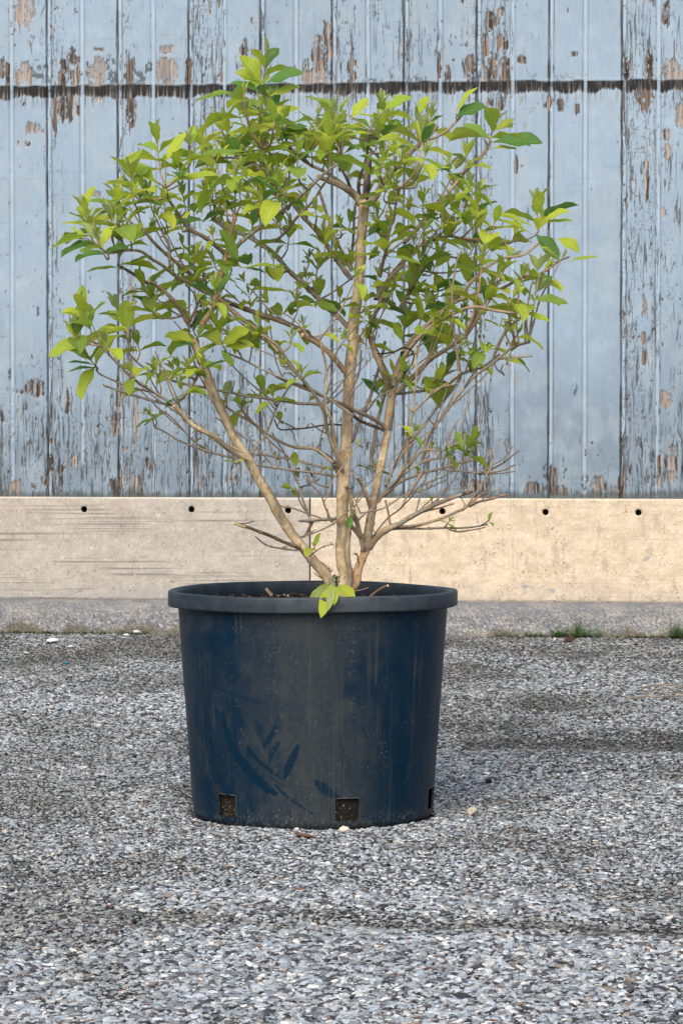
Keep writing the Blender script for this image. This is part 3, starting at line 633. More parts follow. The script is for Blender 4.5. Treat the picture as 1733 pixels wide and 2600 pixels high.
z3 = SOIL + (fbm(x3 * 30 + 9, y3 * 30 + 9, 361) - .5) * .016 + .012 * np.exp(-(x3 ** 2 + y3 ** 2) / .004) + (vn(x3 * 160, y3 * 160, 362) - .5) * .005
topv = np.stack([x3, y3, z3], -1).reshape(-1, 3)
sme = mesh_np('root_ball', np.vstack([side, topv]), np.vstack([grid_quads(60, 240, True), grid_quads(60, 240, True) + len(side)]), mat=M_dr)
sme.materials.append(M_soil)
mi = np.zeros(len(sme.polygons), dtype=np.int32); mi[59 * 240:] = 1; sme.polygons.foreach_set('material_index', mi)
so_ = link('potting_soil', sme, label='dark potting soil with bark flecks filling the navy pot', cat='soil', kind='stuff'); so_.location = (PX, 0, 0)
# bark crumbs on the soil
r = np.random.default_rng(21); nch = 700
ra = np.sqrt(r.random(nch)) * .21; ta = r.random(nch) * 6.283; cx, cy2 = ra * np.sin(ta), ra * np.cos(ta)
zc = SOIL + (fbm(cx * 30 + 9, cy2 * 30 + 9, 361) - .5) * .016 + .004
cols = np.where(((r.random(nch) < .16) & (cx < .0))[:, None], np.array([[.34, .26, .17]]), np.array([[.06, .04, .028]])) * r.uniform(.5, 1.3, nch)[:, None]
v, f, c = stone_cloud(np.stack([cx + PX, cy2, zc], -1), r.uniform(.0015, .005, nch), cols, 1, 77, squash=(.3, .9), embed=.1)
link('bark_mulch', mesh_np('bark_mulch', v, None, f, mat=M_deb, col=c, smooth=False), label='loose bark crumbs lying on the soil in the pot', cat='mulch', kind='stuff')

# ------------------------------------------------------------------ the shrub
random.seed(11); prng = np.random.default_rng(11)
ZO = {1: (0, 0, .5549), 2: (860, 0, .5568), 3: (100, 300, .5102), 4: (760, 300, .5102), 5: (200, 850, .4464), 6: (700, 850, .4464)}
def zp(z, x, y): o = ZO[z]; return o[0] + x * o[2], o[1] + y * o[2]
PXM = 1474.0
BT = {'t': (.50, .385, .235), 'g': (.28, .25, .20), 'r': (.27, .17, .115), 'd': (.085, .066, .05), 'o': (.50, .32, .17), 'b': (.34, .265, .17), 'k': (.035, .028, .024), 'y': (.60, .46, .20)}
def catmull(P, n):
    P = np.array(P, float); Q = np.vstack([2 * P[0] - P[1], P, 2 * P[-1] - P[-2]]); out = []
    for i in range(1, len(Q) - 2):
        m = max(2, int(n)); t = np.linspace(0, 1, m, endpoint=False)[:, None]
        out.append(.5 * ((2 * Q[i]) + (-Q[i - 1] + Q[i + 1]) * t + (2 * Q[i - 1] - 5 * Q[i] + 4 * Q[i + 1] - Q[i + 2]) * t ** 2 + (-Q[i - 1] + 3 * Q[i] - 3 * Q[i + 1] + Q[i + 2]) * t ** 3))
    out.append(Q[-2][None]); return np.vstack(out)
class Tubes:
    def __init__(s): s.v = []; s.q = []; s.t = []; s.c = []; s.n = 0
    def add(s, P, r, col, sides=8, seed=0, nodes=True, cut=None, wob=.0007):
        P = np.array(P, float); r = np.array(r, float)
        L = np.concatenate([[0], np.cumsum(np.linalg.norm(np.diff(P, axis=0), axis=1))]); tot = L[-1]
        step = .004 if r.max() > .004 else .003
        n = max(4, int(tot / step)); l = np.linspace(0, tot, n)
        P = np.stack([np.interp(l, L, P[:, i]) for i in range(3)], -1); r = np.interp(l, L, r)
        P = P + np.stack([(vn(l * 22, l * 0 + seed, 401) - .5), (vn(l * 22, l * 0 + seed + 9, 402) - .5), (vn(l * 22, l * 0 + seed, 403) - .5)], -1) * min(wob * 6, .0055) * np.minimum(1, np.minimum(l, tot - l) / .03)[:, None]
        if nodes:
            sp = .034 + .010 * (seed % 5) / 5; ph = (l / sp + seed * .37) % 1.0; ph = np.minimum(ph, 1 - ph) * sp
            r = r * (1 + .26 * np.exp(-(ph / .0026) ** 2) * np.clip(.004 / np.maximum(r, .002), .35, 1.0))
        T = np.gradient(P, axis=0); T /= np.linalg.norm(T, axis=1)[:, None] + 1e-9
        ref = np.array([0., 1, 0]); A = np.cross(T, ref); ln = np.linalg.norm(A, axis=1); A[ln < .05] = [1, 0, 0]; A /= np.linalg.norm(A, axis=1)[:, None]; B = np.cross(T, A)
        an = np.linspace(0, 2 * math.pi, sides, endpoint=False)
        rj = r[:, None] * (1 + .045 * (vn(np.repeat(l[:, None], sides, 1) * 90, np.repeat(an[None], n, 0) * 1.3 + seed, 404) * 2 - 1) + .05 * np.sin(an[None] * 2 + l[:, None] * 30))
        V = P[:, None] + (A[:, None] * np.cos(an)[None, :, None] + B[:, None] * np.sin(an)[None, :, None]) * rj[..., None]
        c = np.ones((n, sides, 3)) * np.array(col) * np.array([.96, 1.0, 1.04])
        c = c * (.50 + 1.0 * fbm(np.repeat(l[:, None], sides, 1) * 38, an[None] * 1.2 + seed * 3.1, 405))[..., None]
        c = mixc(c, [.17, .14, .11], .75 * sm(.46, .66, fbm(np.repeat(l[:, None], sides, 1) * 22, an[None] * .8 + seed * 1.7, 406)))
        c = mixc(c, [.07, .05, .035], .7 * sm(.80, .9, vn(np.repeat(l[:, None], sides, 1) * 260, an[None] * 3 + seed, 407)))
        if nodes: c = mixc(c, [.34, .19, .09], (.6 * np.exp(-(ph / .003) ** 2))[:, None] * np.ones(sides)[None])
        b = s.n; s.v.append(V.reshape(-1, 3)); s.q.append(grid_quads(n, sides, True) + b); s.c.append(c.reshape(-1, 3)); s.n += n * sides
        # cut end
        s.v.append(np.vstack([V[-1], P[-1] + T[-1] * r[-1] * (.15 if cut else .8)])); cc = np.array(cut if cut else col)
        s.c.append(np.ones((sides + 1, 3)) * cc); b2 = s.n
        s.t.append(np.array([(b2 + i, b2 + (i + 1) % sides, b2 + sides) for i in range(sides)])); s.n += sides + 1
        return P, r
    def build(s, name, parent, **kw):
        return link(name, mesh_np(name, np.vstack(s.v), np.vstack(s.q), np.vstack(s.t), mat=M_bark, col=np.clip(np.vstack(s.c), .01, .8)), parent, **kw)
shrub = bpy.data.objects.new('shrub', None); C.objects.link(shrub); shrub.location = (PX, 0, SOIL)
shrub['label'] = 'leafy green spring shrub with bare tan stems growing out of the navy pot'; shrub['category'] = 'shrub'
INV = np.array([PX, 0, SOIL])
SAMP = []     # (px,py,depth,r,world) samples that twigs may grow from
def stem(z, ty, r0, r1, d0, d1, pts, cut=None, nodes=True, ext=None):
    k = ZO[z][2]; n = len(pts); seg = [0]
    for i in range(1, n): seg.append(seg[-1] + math.hypot(pts[i][0] - pts[i - 1][0], pts[i][1] - pts[i - 1][1]))
    P = []
    for i, (x, y) in enumerate(pts):
        t = seg[i] / seg[-1]; px, py = zp(z, x, y); P.append(at(px, py, d0 + (d1 - d0) * t + .012 * math.sin(3.1 * t * math.pi) * min(1, t * 3) * (1 - t)))
    if ext is not None: P = [np.array(ext)] + P
    P = catmull(P, 7); rr_ = np.linspace(r0, r1, len(P)) * k / PXM * (.90 if r0 > 20 else .88)
    return P, rr_, ty, cut, nodes
def register(P, r, w=1.0):
    for i in range(0, len(P), 2):
        px, py = project(*P[i]); SAMP.append((px, py, P[i][1], r[i], P[i], w))
sid = 0
def put(name, items):
    global sid
    T = Tubes()
    for it in items:
        P, rr_, ty, cut, nodes = it; sid += 1
        big = rr_[0] > .006
        Pn, rn = T.add(P, rr_, BT[ty], 14 if big else 8, sid, nodes, cut, .0004 if big else .0008); register(Pn, rn, .6 if big else 1)
    T.v = [v - INV for v in T.v]
    return T.build(name, shrub)
W_ = (.55, .47, .33)
bot = lambda x, d: [PX + x, d, SOIL - .03]
# three main stems (pixel readings come from enlargements of the photo; depths are chosen)
put('trunk', [stem(5, 't', 33, 27, .0, -.06, [(1430, 1440), (1310, 1265), (1200, 1120), (1110, 970), (1040, 850), (985, 740), (955, 690), (900, 610), (850, 510), (800, 400), (750, 300), (715, 200), (680, 110), (655, 40)], ext=bot(-.005, .0)),
              stem(3, 'o', 17, 11, -.06, -.10, [(800, 1040), (840, 980), (870, 910), (900, 820), (925, 690), (955, 560), (975, 490)], cut=(.62, .42, .25))])
put('trunk', [stem(6, 't', 41, 33, .01, .03, [(385, 1440), (375, 1250), (378, 1050), (385, 850), (397, 650), (408, 450), (420, 250), (435, 100), (450, 0)], ext=bot(0, .01)),
              stem(4, 't', 29, 27, .03, .02, [(262, 1110), (275, 980), (290, 850), (300, 700), (310, 600), (315, 520), (322, 420)]),
              stem(6, 'b', 20, 13, -.012, -.03, [(415, 1430), (405, 1250), (415, 1080), (445, 990)], ext=bot(.01, -.01))])
put('trunk', [stem(6, 'o', 36, 27, .02, .05, [(430, 1440), (465, 1340), (505, 1240)], ext=bot(.012, .03)),
              stem(6, 'b', 29, 24, .05, .06, [(505, 1240), (528, 1100), (552, 980), (570, 870)]),
              stem(6, 't', 24, 23, .06, .08, [(568, 880), (600, 740), (622, 610), (636, 540)]),
              stem(6, 'b', 28, 27, .08, .09, [(636, 545), (645, 450), (652, 380), (662, 310)])])
BR = [
 (5, 't', 19, 14, -.06, -.15, [(965, 705), (890, 670), (760, 580), (650, 510), (540, 400)]),
 (5, 'g', 10, 7, -.15, -.22, [(545, 400), (440, 330), (300, 230), (160, 100), (120, 60)]),
 (5, 'b', 11, 8, -.15, -.12, [(540, 400), (600, 340), (660, 250), (715, 120)]),
 (5, 'g', 9, 6, -.14, -.20, [(530, 400), (400, 375), (290, 340), (145, 290)], (.8, .75, .65)),
 (5, 'b', 6, 5, -.12, -.16, [(480, 350), (380, 320), (250, 290), (130, 230), (100, 200)]),
 (5, 'g', 9, 6, .02, -.06, [(1400, 400), (1160, 375), (900, 335), (640, 290), (480, 240), (350, 170), (280, 100)]),
 (5, 'g', 8, 6, -.07, .02, [(930, 715), (720, 660), (620, 620), (520, 570), (430, 525)]),
 (5, 'r', 5, 4, -.02, .02, [(720, 650), (640, 590), (540, 490), (430, 400)]),
 (5, 'b', 7, 5, -.06, -.02, [(930, 670), (720, 550), (550, 440), (400, 330)]),
 (5, 'b', 11, 7, .02, .12, [(1450, 730), (1350, 660), (1250, 640), (1130, 600), (1000, 520), (900, 450), (820, 400)], (.8, .75, .65)),
 (5, 'g', 8, 6, .03, .10, [(1450, 765), (1250, 720), (1130, 700), (1020, 680), (960, 700)]),
 (5, 'g', 8, 6, .03, -.03, [(1460, 805), (1330, 790), (1200, 775), (1010, 740)]),
 (5, 'd', 17, 12, .02, .05, [(1510, 880), (1440, 720), (1350, 650)]),
 (5, 't', 10, 7, -.01, -.10, [(1500, 760), (1455, 620), (1435, 500), (1405, 400), (1400, 150), (1365, 0)]),
 (5, 'b', 13, 9, .0, -.12, [(1500, 780), (1425, 570), (1385, 410), (1250, 230), (1130, 70), (1040, 0)]),
 (5, 'g', 8, 6, -.03, -.09, [(1560, 460), (1420, 370), (1300, 300), (1150, 240), (1000, 170), (830, 100)]),
 (5, 'g', 7, 6, -.07, .10, [(985, 680), (1080, 530), (1130, 400), (1225, 260), (1250, 180)]),
 (5, 'd', 6, 5, .07, .16, [(1560, 512), (1400, 515), (1250, 535), (1150, 540), (1110, 480)]),
 (5, 'g', 12, 9, .0, -.06, [(1460, 1045), (1390, 1047), (1320, 1055), (1252, 1058)], (.2, .16, .12)),
 (5, 'd', 9, 6, -.03, -.06, [(1330, 1060), (1290, 1140), (1262, 1150)]),
 (5, 'g', 5, 4, .0, -.07, [(1450, 1075), (1370, 1110), (1265, 1150)]),
 (5, 'd', 11, 9.5, -.02, -.08, [(1262, 1222), (1100, 1145), (940, 1090)]),
 (5, 'y', 9.5, 9, -.08, -.083, [(945, 1092), (884, 1072)], (.7, .6, .35)),
 (5, 'g', 6, 5, -.02, -.05, [(1270, 1225), (1130, 1215), (1060, 1190), (1005, 1148)]),
 (5, 'b', 11, 8, .01, .02, [(1440, 1345), (1330, 1265), (1300, 1230)]),
 (5, 'r', 4, 3, -.03, -.06, [(1310, 1260), (1380, 1210), (1450, 1190)]),
 (5, 'g', 8, 6, .04, .14, [(1320, 1060), (1280, 950), (1230, 830), (1180, 700)]),
 (5, 'r', 6, 4, -.05, -.08, [(1440, 1070), (1400, 980), (1370, 900), (1290, 820)], W_),
 (5, 'r', 5, 4, .02, .09, [(1450, 1060), (1300, 1020), (1130, 970)]),
 (5, 'g', 6, 4, -.05, -.09, [(1430, 870), (1370, 850), (1290, 815)], W_),
 (6, 'b', 13, 9, .06, .02, [(545, 1000), (520, 930), (490, 860), (460, 810)]),
 (6, 'b', 16, 12, .04, -.02, [(500, 1225), (480, 1140), (440, 1000), (420, 900), (395, 860)]),
 (6, 'b', 15, 11, .04, .0, [(500, 1170), (430, 1090), (400, 1050)]),
 (6, 'b', 22, 18, .05, .04, [(525, 1215), (600, 1130), (690, 1080)]),
 (6, 'g', 16, 12, .04, .0, [(690, 1085), (800, 1020), (930, 950), (1065, 905)]),
 (6, 'd', 14, 5, .0, -.01, [(1060, 905), (1120, 890)]),
 (6, 'r', 7, 4, .04, .08, [(690, 1085), (850, 1010), (1012, 960)], W_),
 (6, 'b', 10, 8, .045, -.02, [(645, 1105), (710, 1092), (850, 1073), (950, 1045), (1050, 1000), (1100, 970)]),
 (6, 'r', 9, 6, -.02, -.05, [(1095, 972), (1200, 935), (1320, 908)], W_),
 (6, 'r', 7, 5, -.02, .02, [(1060, 1000), (1150, 920), (1205, 873)], W_),
 (6, 'g', 4, 3, -.02, .05, [(1100, 980), (1200, 920), (1268, 875)]),
 (6, 'g', 8, 6, .045, .10, [(640, 1108), (700, 1102), (850, 1105), (970, 1100), (1100, 1092), (1203, 1078)], W_),
 (6, 'r', 6, 4, .07, .03, [(970, 1100), (1045, 1122), (1190, 1095)], W_),
 (6, 'g', 8, 6, .04, .06, [(655, 1085), (640, 1050), (622, 940)]),
 (6, 'g', 11, 8, .06, .0, [(580, 950), (640, 870), (740, 775), (830, 725), (915, 703)], W_),
 (6, 'g', 10, 8, .06, .15, [(590, 930), (700, 840), (820, 790), (960, 755), (1060, 730), (1120, 715)], W_),
 (6, 'g', 6, 4, .12, .16, [(950, 765), (1050, 780), (1150, 790), (1210, 760), (1290, 700), (1348, 632)], W_),
 (6, 'r', 6, 4, .14, .20, [(1200, 775), (1300, 720), (1382, 660)], W_),
 (6, 'r', 6, 4, .14, .11, [(1150, 795), (1280, 772), (1362, 738)], W_),
 (6, 'r', 5, 3, .14, .17, [(1180, 790), (1270, 790), (1362, 776)], W_),
 (6, 'b', 7, 5, .03, -.03, [(740, 775), (830, 660), (950, 650), (1075, 568)], W_),
 (6, 'r', 10, 6, -.02, -.04, [(840, 770), (790, 860), (740, 930), (715, 985)], W_),
 (6, 'r', 5, 4, -.04, .04, [(715, 980), (600, 1090), (545, 1150)]),
 (6, 'g', 5, 5, .02, .10, [(480, 1015), (600, 980), (700, 932), (850, 875), (970, 825)], W_),
 (6, 'g', 10, 8, .06, .16, [(620, 860), (700, 720), (800, 570), (900, 440), (1000, 320), (1060, 215)]),
 (6, 'b', 10, 8, .02, .0, [(830, 730), (865, 590), (950, 460), (1050, 330), (1130, 235), (1240, 150), (1340, 70), (1445, 40)], W_),
 (6, 't', 9, 6, .02, -.06, [(690, 810), (742, 720), (752, 600), (765, 450), (780, 340), (800, 180), (800, 60)]),
 (6, 'b', 7, 5, -.05, .0, [(780, 440), (870, 360), (950, 290), (1050, 215)]),
 (6, 'b', 18, 12, .09, .03, [(665, 345), (780, 250), (900, 130), (985, 65), (1080, 10)]),
 (6, 'g', 9, 7, .09, .17, [(670, 335), (820, 322), (950, 290), (1060, 215), (1170, 190), (1270, 110)]),
 (6, 'g', 8, 6, .0, -.02, [(1270, 135), (1350, 128), (1460, 120)], W_),
 (6, 'r', 5, 3, .0, .03, [(1240, 160), (1260, 200), (1300, 232)], W_),
 (6, 't', 4, 3, .0, -.03, [(1300, 130), (1340, 210), (1377, 268)], W_),
 (6, 'b', 22, 14, .09, .04, [(660, 325), (600, 180), (560, 90), (545, 0)]),
 (6, 'g', 15, 10, .09, .14, [(660, 320), (690, 190), (740, 90), (800, 0)]),
 (6, 'b', 14, 9, .08, -.03, [(640, 540), (560, 485), (430, 420), (330, 380), (300, 360)]),
 (6, 'd', 11, 8, .08, .02, [(625, 548), (560, 520), (470, 480), (370, 400), (300, 365), (130, 290), (0, 235)]),
 (6, 'o', 18, 14, .03, -.05, [(415, 235), (330, 130), (270, 70), (150, 0)]),
 (6, 'g', 13, 9, .12, .20, [(430, 610), (470, 500), (520, 380), (550, 300), (600, 150), (620, 40)]),
 (6, 'g', 13, 9, .11, .22, [(540, 750), (555, 600), (590, 450), (640, 250)]),
 (3, 'b', 13, 9, -.06, -.17, [(745, 1030), (700, 960), (650, 900), (600, 850), (545, 810)]),
 (3, 'g', 8, 6, -.06, .05, [(750, 1010), (790, 930), (812, 888)]),
 (3, 'k', 9, 6, -.07, -.07, [(755, 1040), (778, 1000), (782, 958)]),
 (3, 'b', 13, 8, .0, -.10, [(880, 895), (780, 800), (680, 710), (600, 640), (520, 560)]),
 (3, 'b', 12, 7, -.02, -.20, [(860, 880), (780, 840), (650, 760), (560, 700), (490, 655), (340, 672)]),
 (3, 'd', 12, 16, -.02, -.01, [(880, 895), (970, 930), (1080, 970), (1200, 1010), (1320, 1070), (1400, 1130)]),
 (3, 'b', 12, 14, -.04, -.05, [(890, 895), (1000, 990), (1100, 1070), (1190, 1160)]),
 (3, 'd', 9, 7, -.08, -.14, [(600, 840), (540, 820), (460, 770), (390, 730)]),
 (3, 'g', 9, 7, -.09, -.03, [(650, 740), (650, 640), (620, 580), (605, 550)]),
 (3, 'b', 12, 8, -.08, -.20, [(920, 670), (830, 600), (740, 550), (680, 470), (640, 400), (625, 340)]),
 (3, 'g', 10, 7, -.08, -.20, [(960, 650), (1080, 560), (1180, 480), (1300, 380), (1400, 290), (1480, 230)]),
 (3, 'g', 8, 6, .02, -.16, [(1170, 615), (1260, 520), (1350, 430), (1400, 360), (1450, 270)]),
 (3, 'g', 12, 15, .14, .03, [(860, 500), (930, 545), (1040, 590), (1140, 660), (1240, 750), (1350, 860), (1440, 950), (1550, 1060)]),
 (3, 'g', 10, 14, .0, .04, [(1040, 200), (1080, 230), (1140, 300), (1220, 380), (1300, 470), (1380, 570), (1450, 660), (1550, 800)]),
 (3, 'b', 8, 10, .10, .04, [(1250, 150), (1330, 220), (1420, 270), (1520, 330), (1600, 400)]),
 (3, 'b', 8, 9, -.04, .0, [(1390, 360), (1430, 480), (1480, 600), (1550, 760)]),
 (3, 'b', 8, 10, .02, .01, [(1110, 150), (1130, 270), (1210, 380)]),
 (4, 'b', 23, 13, .03, .0, [(315, 435), (270, 380), (220, 345), (165, 318), (90, 290)]),
 (4, 'b', 20, 12, .02, .05, [(325, 440), (375, 395), (420, 310), (500, 220), (600, 130), (685, 35)], (.6, .52, .42)),
 (4, 'k', 20, 17, .03, .05, [(325, 430), (335, 320), (345, 210)]),
 (4, 'k', 10, 7, .04, .09, [(300, 400), (295, 330), (335, 200), (345, 60)]),
 (4, 'd', 10, 6, .03, -.02, [(270, 380), (230, 300), (195, 220)]),
 (4, 'b', 8, 6, .05, .04, [(590, 130), (680, 90), (740, 50), (800, -10), (850, -60)]),
 (4, 'b', 13, 8, .11, .20, [(520, 620), (600, 520), (680, 430), (760, 340), (850, 240), (935, 145), (950, 90)]),
 (4, 'd', 7, 6, .10, .14, [(250, 720), (270, 600), (270, 470), (300, 330)]),
 (4, 'b', 9, 7, .03, -.10, [(400, 790), (440, 640), (460, 520), (500, 340)]),
 (4, 'b', 13, 8, .06, .12, [(380, 900), (470, 770), (560, 670), (650, 615), (740, 590), (810, 600)]),
 (4, 'g', 14, 10, .16, .24, [(500, 950), (560, 830), (640, 720), (720, 620), (740, 540)]),
 (4, 'b', 7, 5, .0, -.04, [(790, 1260), (765, 1000), (770, 760), (805, 660)]),
 (4, 'b', 9, 7, .0, .0, [(740, 930), (800, 870), (900, 760), (1000, 700), (1100, 680), (1190, 620)]),
 (4, 'r', 8, 6, .02, .06, [(1000, 850), (1100, 800), (1210, 765), (1280, 715), (1340, 690)]),
 (4, 'b', 13, 9, .09, .05, [(455, 1340), (490, 1220), (540, 1120), (620, 1035), (740, 930), (860, 880), (990, 820)]),
 (4, 'b', 13, 7, .04, -.06, [(470, 1330), (530, 1170), (620, 1060), (720, 990), (850, 940), (980, 960), (1080, 970)]),
 (4, 'b', 14, 10, .09, .0, [(455, 1320), (400, 1190), (345, 1080), (400, 920), (450, 800), (520, 730)]),
 (4, 'b', 9, 6, .02, -.03, [(960, 1200), (1030, 1060), (1090, 1000), (1150, 950)]),
]
twig_it = []; bcount = 0
for b in BR:
    it = stem(b[0], b[1], b[2], b[3], b[4], b[5], b[6], cut=(b[7] if len(b) > 7 else None))
    if bcount < 98: put('branch', [it]); bcount += 1
    else: twig_it.append(it)

# ---- leaves
LV = []; LQ = []; LC = []; LU = []; ln_ = 0
NV_, NU_ = 9, 5
def leaf(base, tip_dir, up, L, wr=.40, curl=.5, fold=.35, tone=0, petiole=.08, twist=0):
    """pointed oval leaf: base point, direction, face normal, length"""
    global ln_
    d = np.array(tip_dir, float); d /= np.linalg.norm(d); n = np.array(up, float); n -= d * (n @ d)
    if np.linalg.norm(n) < 1e-3: n = np.array([1, 0, 0.]) - d * d[0]
    n /= np.linalg.norm(n); s = np.cross(d, n)
    v = np.linspace(0, 1, NV_); u = np.linspace(-1, 1, NU_)
    ang = curl * (v ** 1.3); dx = np.cos(ang); dz = -np.sin(ang)
    X = np.concatenate([[0], np.cumsum((dx[1:] + dx[:-1]) / 2)]) / (NV_ - 1); Zc = np.concatenate([[0], np.cumsum((dz[1:] + dz[:-1]) / 2)]) / (NV_ - 1)
    vv = np.clip((v - petiole) / (1 - petiole), 0, 1)
    wd = (vv ** .75) * ((1 - vv) ** .80); wd = wd / .362 * .5 * wr; wd = np.maximum(wd, .014 * (1 - vv * .8)); wd[-1] = .002
    f = fold * (.8 + .4 * random.random()); tw = twist * v
    wave = .05 * np.sin(v * 11 + random.random() * 6)
    U, V_ = np.meshgrid(u, v)
    ww = wd[:, None] * U; lift = np.abs(U) * wd[:, None] * f * 1.2 + (U ** 2) * wd[:, None] * wave[:, None] * 4
    ax = np.cos(ang)[:, None]; az = -np.sin(ang)[:, None]
    nx = -az * 0 + np.sin(ang)[:, None]; nz_ = np.cos(ang)[:, None]
    px = X[:, None] + lift * nx; pz = Zc[:, None] + lift * nz_; py = ww * np.cos(tw)[:, None]; pz = pz + ww * np.sin(tw)[:, None]
    P = np.array(base)[None, None] + L * (px[..., None] * d + pz[..., None] * n + py[..., None] * s)
    LV.append(P.reshape(-1, 3)); LQ.append(grid_quads(NV_, NU_) + ln_); ln_ += NV_ * NU_
    c = TONE(tone) * np.ones((NV_ * NU_, 3)); LC.append(c); LU.append(np.stack([U.ravel(), V_.ravel()], -1))
def TONE(t):
    k = random.random()
    a = np.array([.50, .58, .06]); b = np.array([.30, .44, .05]); cpal = np.array([.40, .48, .18]); dk = np.array([.115, .255, .055])
    if t == 2: return cpal * random.uniform(.75, 1.05)
    if t == 3: return dk * random.uniform(.8, 1.2)
    m = a + (b - a) * k
    if t == 1: m = m * .4 + dk * .6
    if random.random() < .12: m = m * .55 + np.array([.32, .33, .07]) * .45
    return m * random.uniform(.88, 1.12)
def perp(a):
    a = a / np.linalg.norm(a); h = np.array([0, 0, 1.]) if abs(a[2]) < .9 else np.array([1., 0, 0]); p = np.cross(a, h); p /= np.linalg.norm(p); return p, np.cross(a, p)
UP = np.array([0, 0, 1.])
def rosette(P, axis, size=1.0, pairs=3, phase=None, tone=None):
    axis = np.array(axis, float); axis /= np.linalg.norm(axis); p, q = perp(axis)
    ph = random.uniform(0, math.pi) if phase is None else phase
    for k in range(pairs):
        t = k / max(1, pairs - 1) if pairs > 1 else .3
        spread = R(78 - 50 * t + random.uniform(-10, 10)); L = size * (.061 - .026 * t) * random.uniform(.75, 1.25)
        b = P + axis * (.004 + .011 * k) * size
        for sgn in (0, math.pi):
            if k == 0 and random.random() < .12: continue
            a = ph + k * math.pi / 2 + sgn + random.uniform(-.25, .25)
            rd_ = p * math.cos(a) + q * math.sin(a)
            d = axis * math.cos(spread) + rd_ * math.sin(spread); nrm = axis * math.sin(spread) - rd_ * math.cos(spread)
            d = d + UP * -.10 * (1 - t) + prng.normal(0, .07, 3); nrm = nrm + UP * .35
            tn = tone if tone is not None else (random.choice([0, 0, 0, 0, 0, 1, 0, 1, 0, 3]) if k < pairs - 1 else random.choice([0, 0, 2]))
            leaf(b, d, nrm, L * random.uniform(.85, 1.12), random.uniform(.40, .58) * (1 - .25 * t), random.uniform(.25, 1.0) * (1 - .6 * t), random.uniform(.25, .6), tn, twist=random.uniform(-.4, .4))
    # unfolding centre
    for k in range(2):
        a = ph + pairs * math.pi / 2 + k * math.pi; rd_ = p * math.cos(a) + q * math.sin(a)
        d = axis + rd_ * .25 + prng.normal(0, .06, 3)
        leaf(P + axis * .011 * pairs * size, d, axis * .25 - rd_, size * random.uniform(.018, .030), .26, .15, 1.2, 2)
cx0, cy0 = 800, 1100       # the region the shrub radiates from, in photo pixels
twigs = Tubes()
def grow(px, py, size=1.0, pairs=3, dirn=None, dd=None, phase=None, tone=None):
    global sid
    bx = px - cx0; by = cy0 - py
    best = None; bc = 1e9
    for sx_, sy_2, dep, rr_, Wd, wt in SAMP[:NS]:
        ex, ey = px - sx_, py - sy_2; dist = math.hypot(ex, ey)
        if dist > 260: continue
        c = dist + (max(0, 14 - dist) * 1.0) + max(0, ey) * 1.3
        # want growth to continue outward
        rad_ = (ex * bx + ey * -by) / (math.hypot(bx, by) * dist + 1e-6); c += dist * (1 - rad_) * .35
        c += 25 * (wt < 1)
        if c < bc: bc = c; best = (dep, rr_, Wd, sx_, sy_2, dist)
    dep, rr_, Wd, sx_, sy_2, dist = best
    d = dep + (prng.normal(0, .028) + (dist / PXM) * prng.normal(0, .8) if dd is None else dd)
    d = float(np.clip(d, -.34, .34)); P = at(px, py, d)
    out = (P - np.array([PX, 0.0, .62])); out /= np.linalg.norm(out)
    ax = out * .55 + UP * .75
    if dirn is not None: ax = np.array([dirn[0], prng.normal(0, .22), dirn[1]])
    ax = ax + prng.normal(0, .15, 3); ax /= np.linalg.norm(ax)
    Lg = np.linalg.norm(P - Wd)
    M = Wd + (P - Wd) * .55 - ax * Lg * .07 + prng.normal(0, .025, 3) * Lg
    Q = P + ax * .010 * pairs * size
    r0 = min(max(.0016, .0011 + .012 * Lg), rr_ * .9, .0026); sid += 1
    col = BT[random.choice('bbgrob')]
    Pn, rn = twigs.add(catmull([Wd, M, P, Q], 8), np.linspace(r0, .0009, 25), col, 7, sid, True, None, .0005)
    rosette(P, ax, size, pairs, phase, tone)
    # a small side pair part way along long twigs
    if Lg > .05 and random.random() < .6:
        i = int(len(Pn) * .5); a = prng.normal(size=3); a[2] = abs(a[2]); a /= np.linalg.norm(a)
        for s_ in (1, -1):
            leaf(Pn[i], a * np.array([s_, s_, 1]), UP, random.uniform(.016, .032) * size, .42, .5, .4, random.choice([0, 1]))
    return P
NS = len(SAMP)
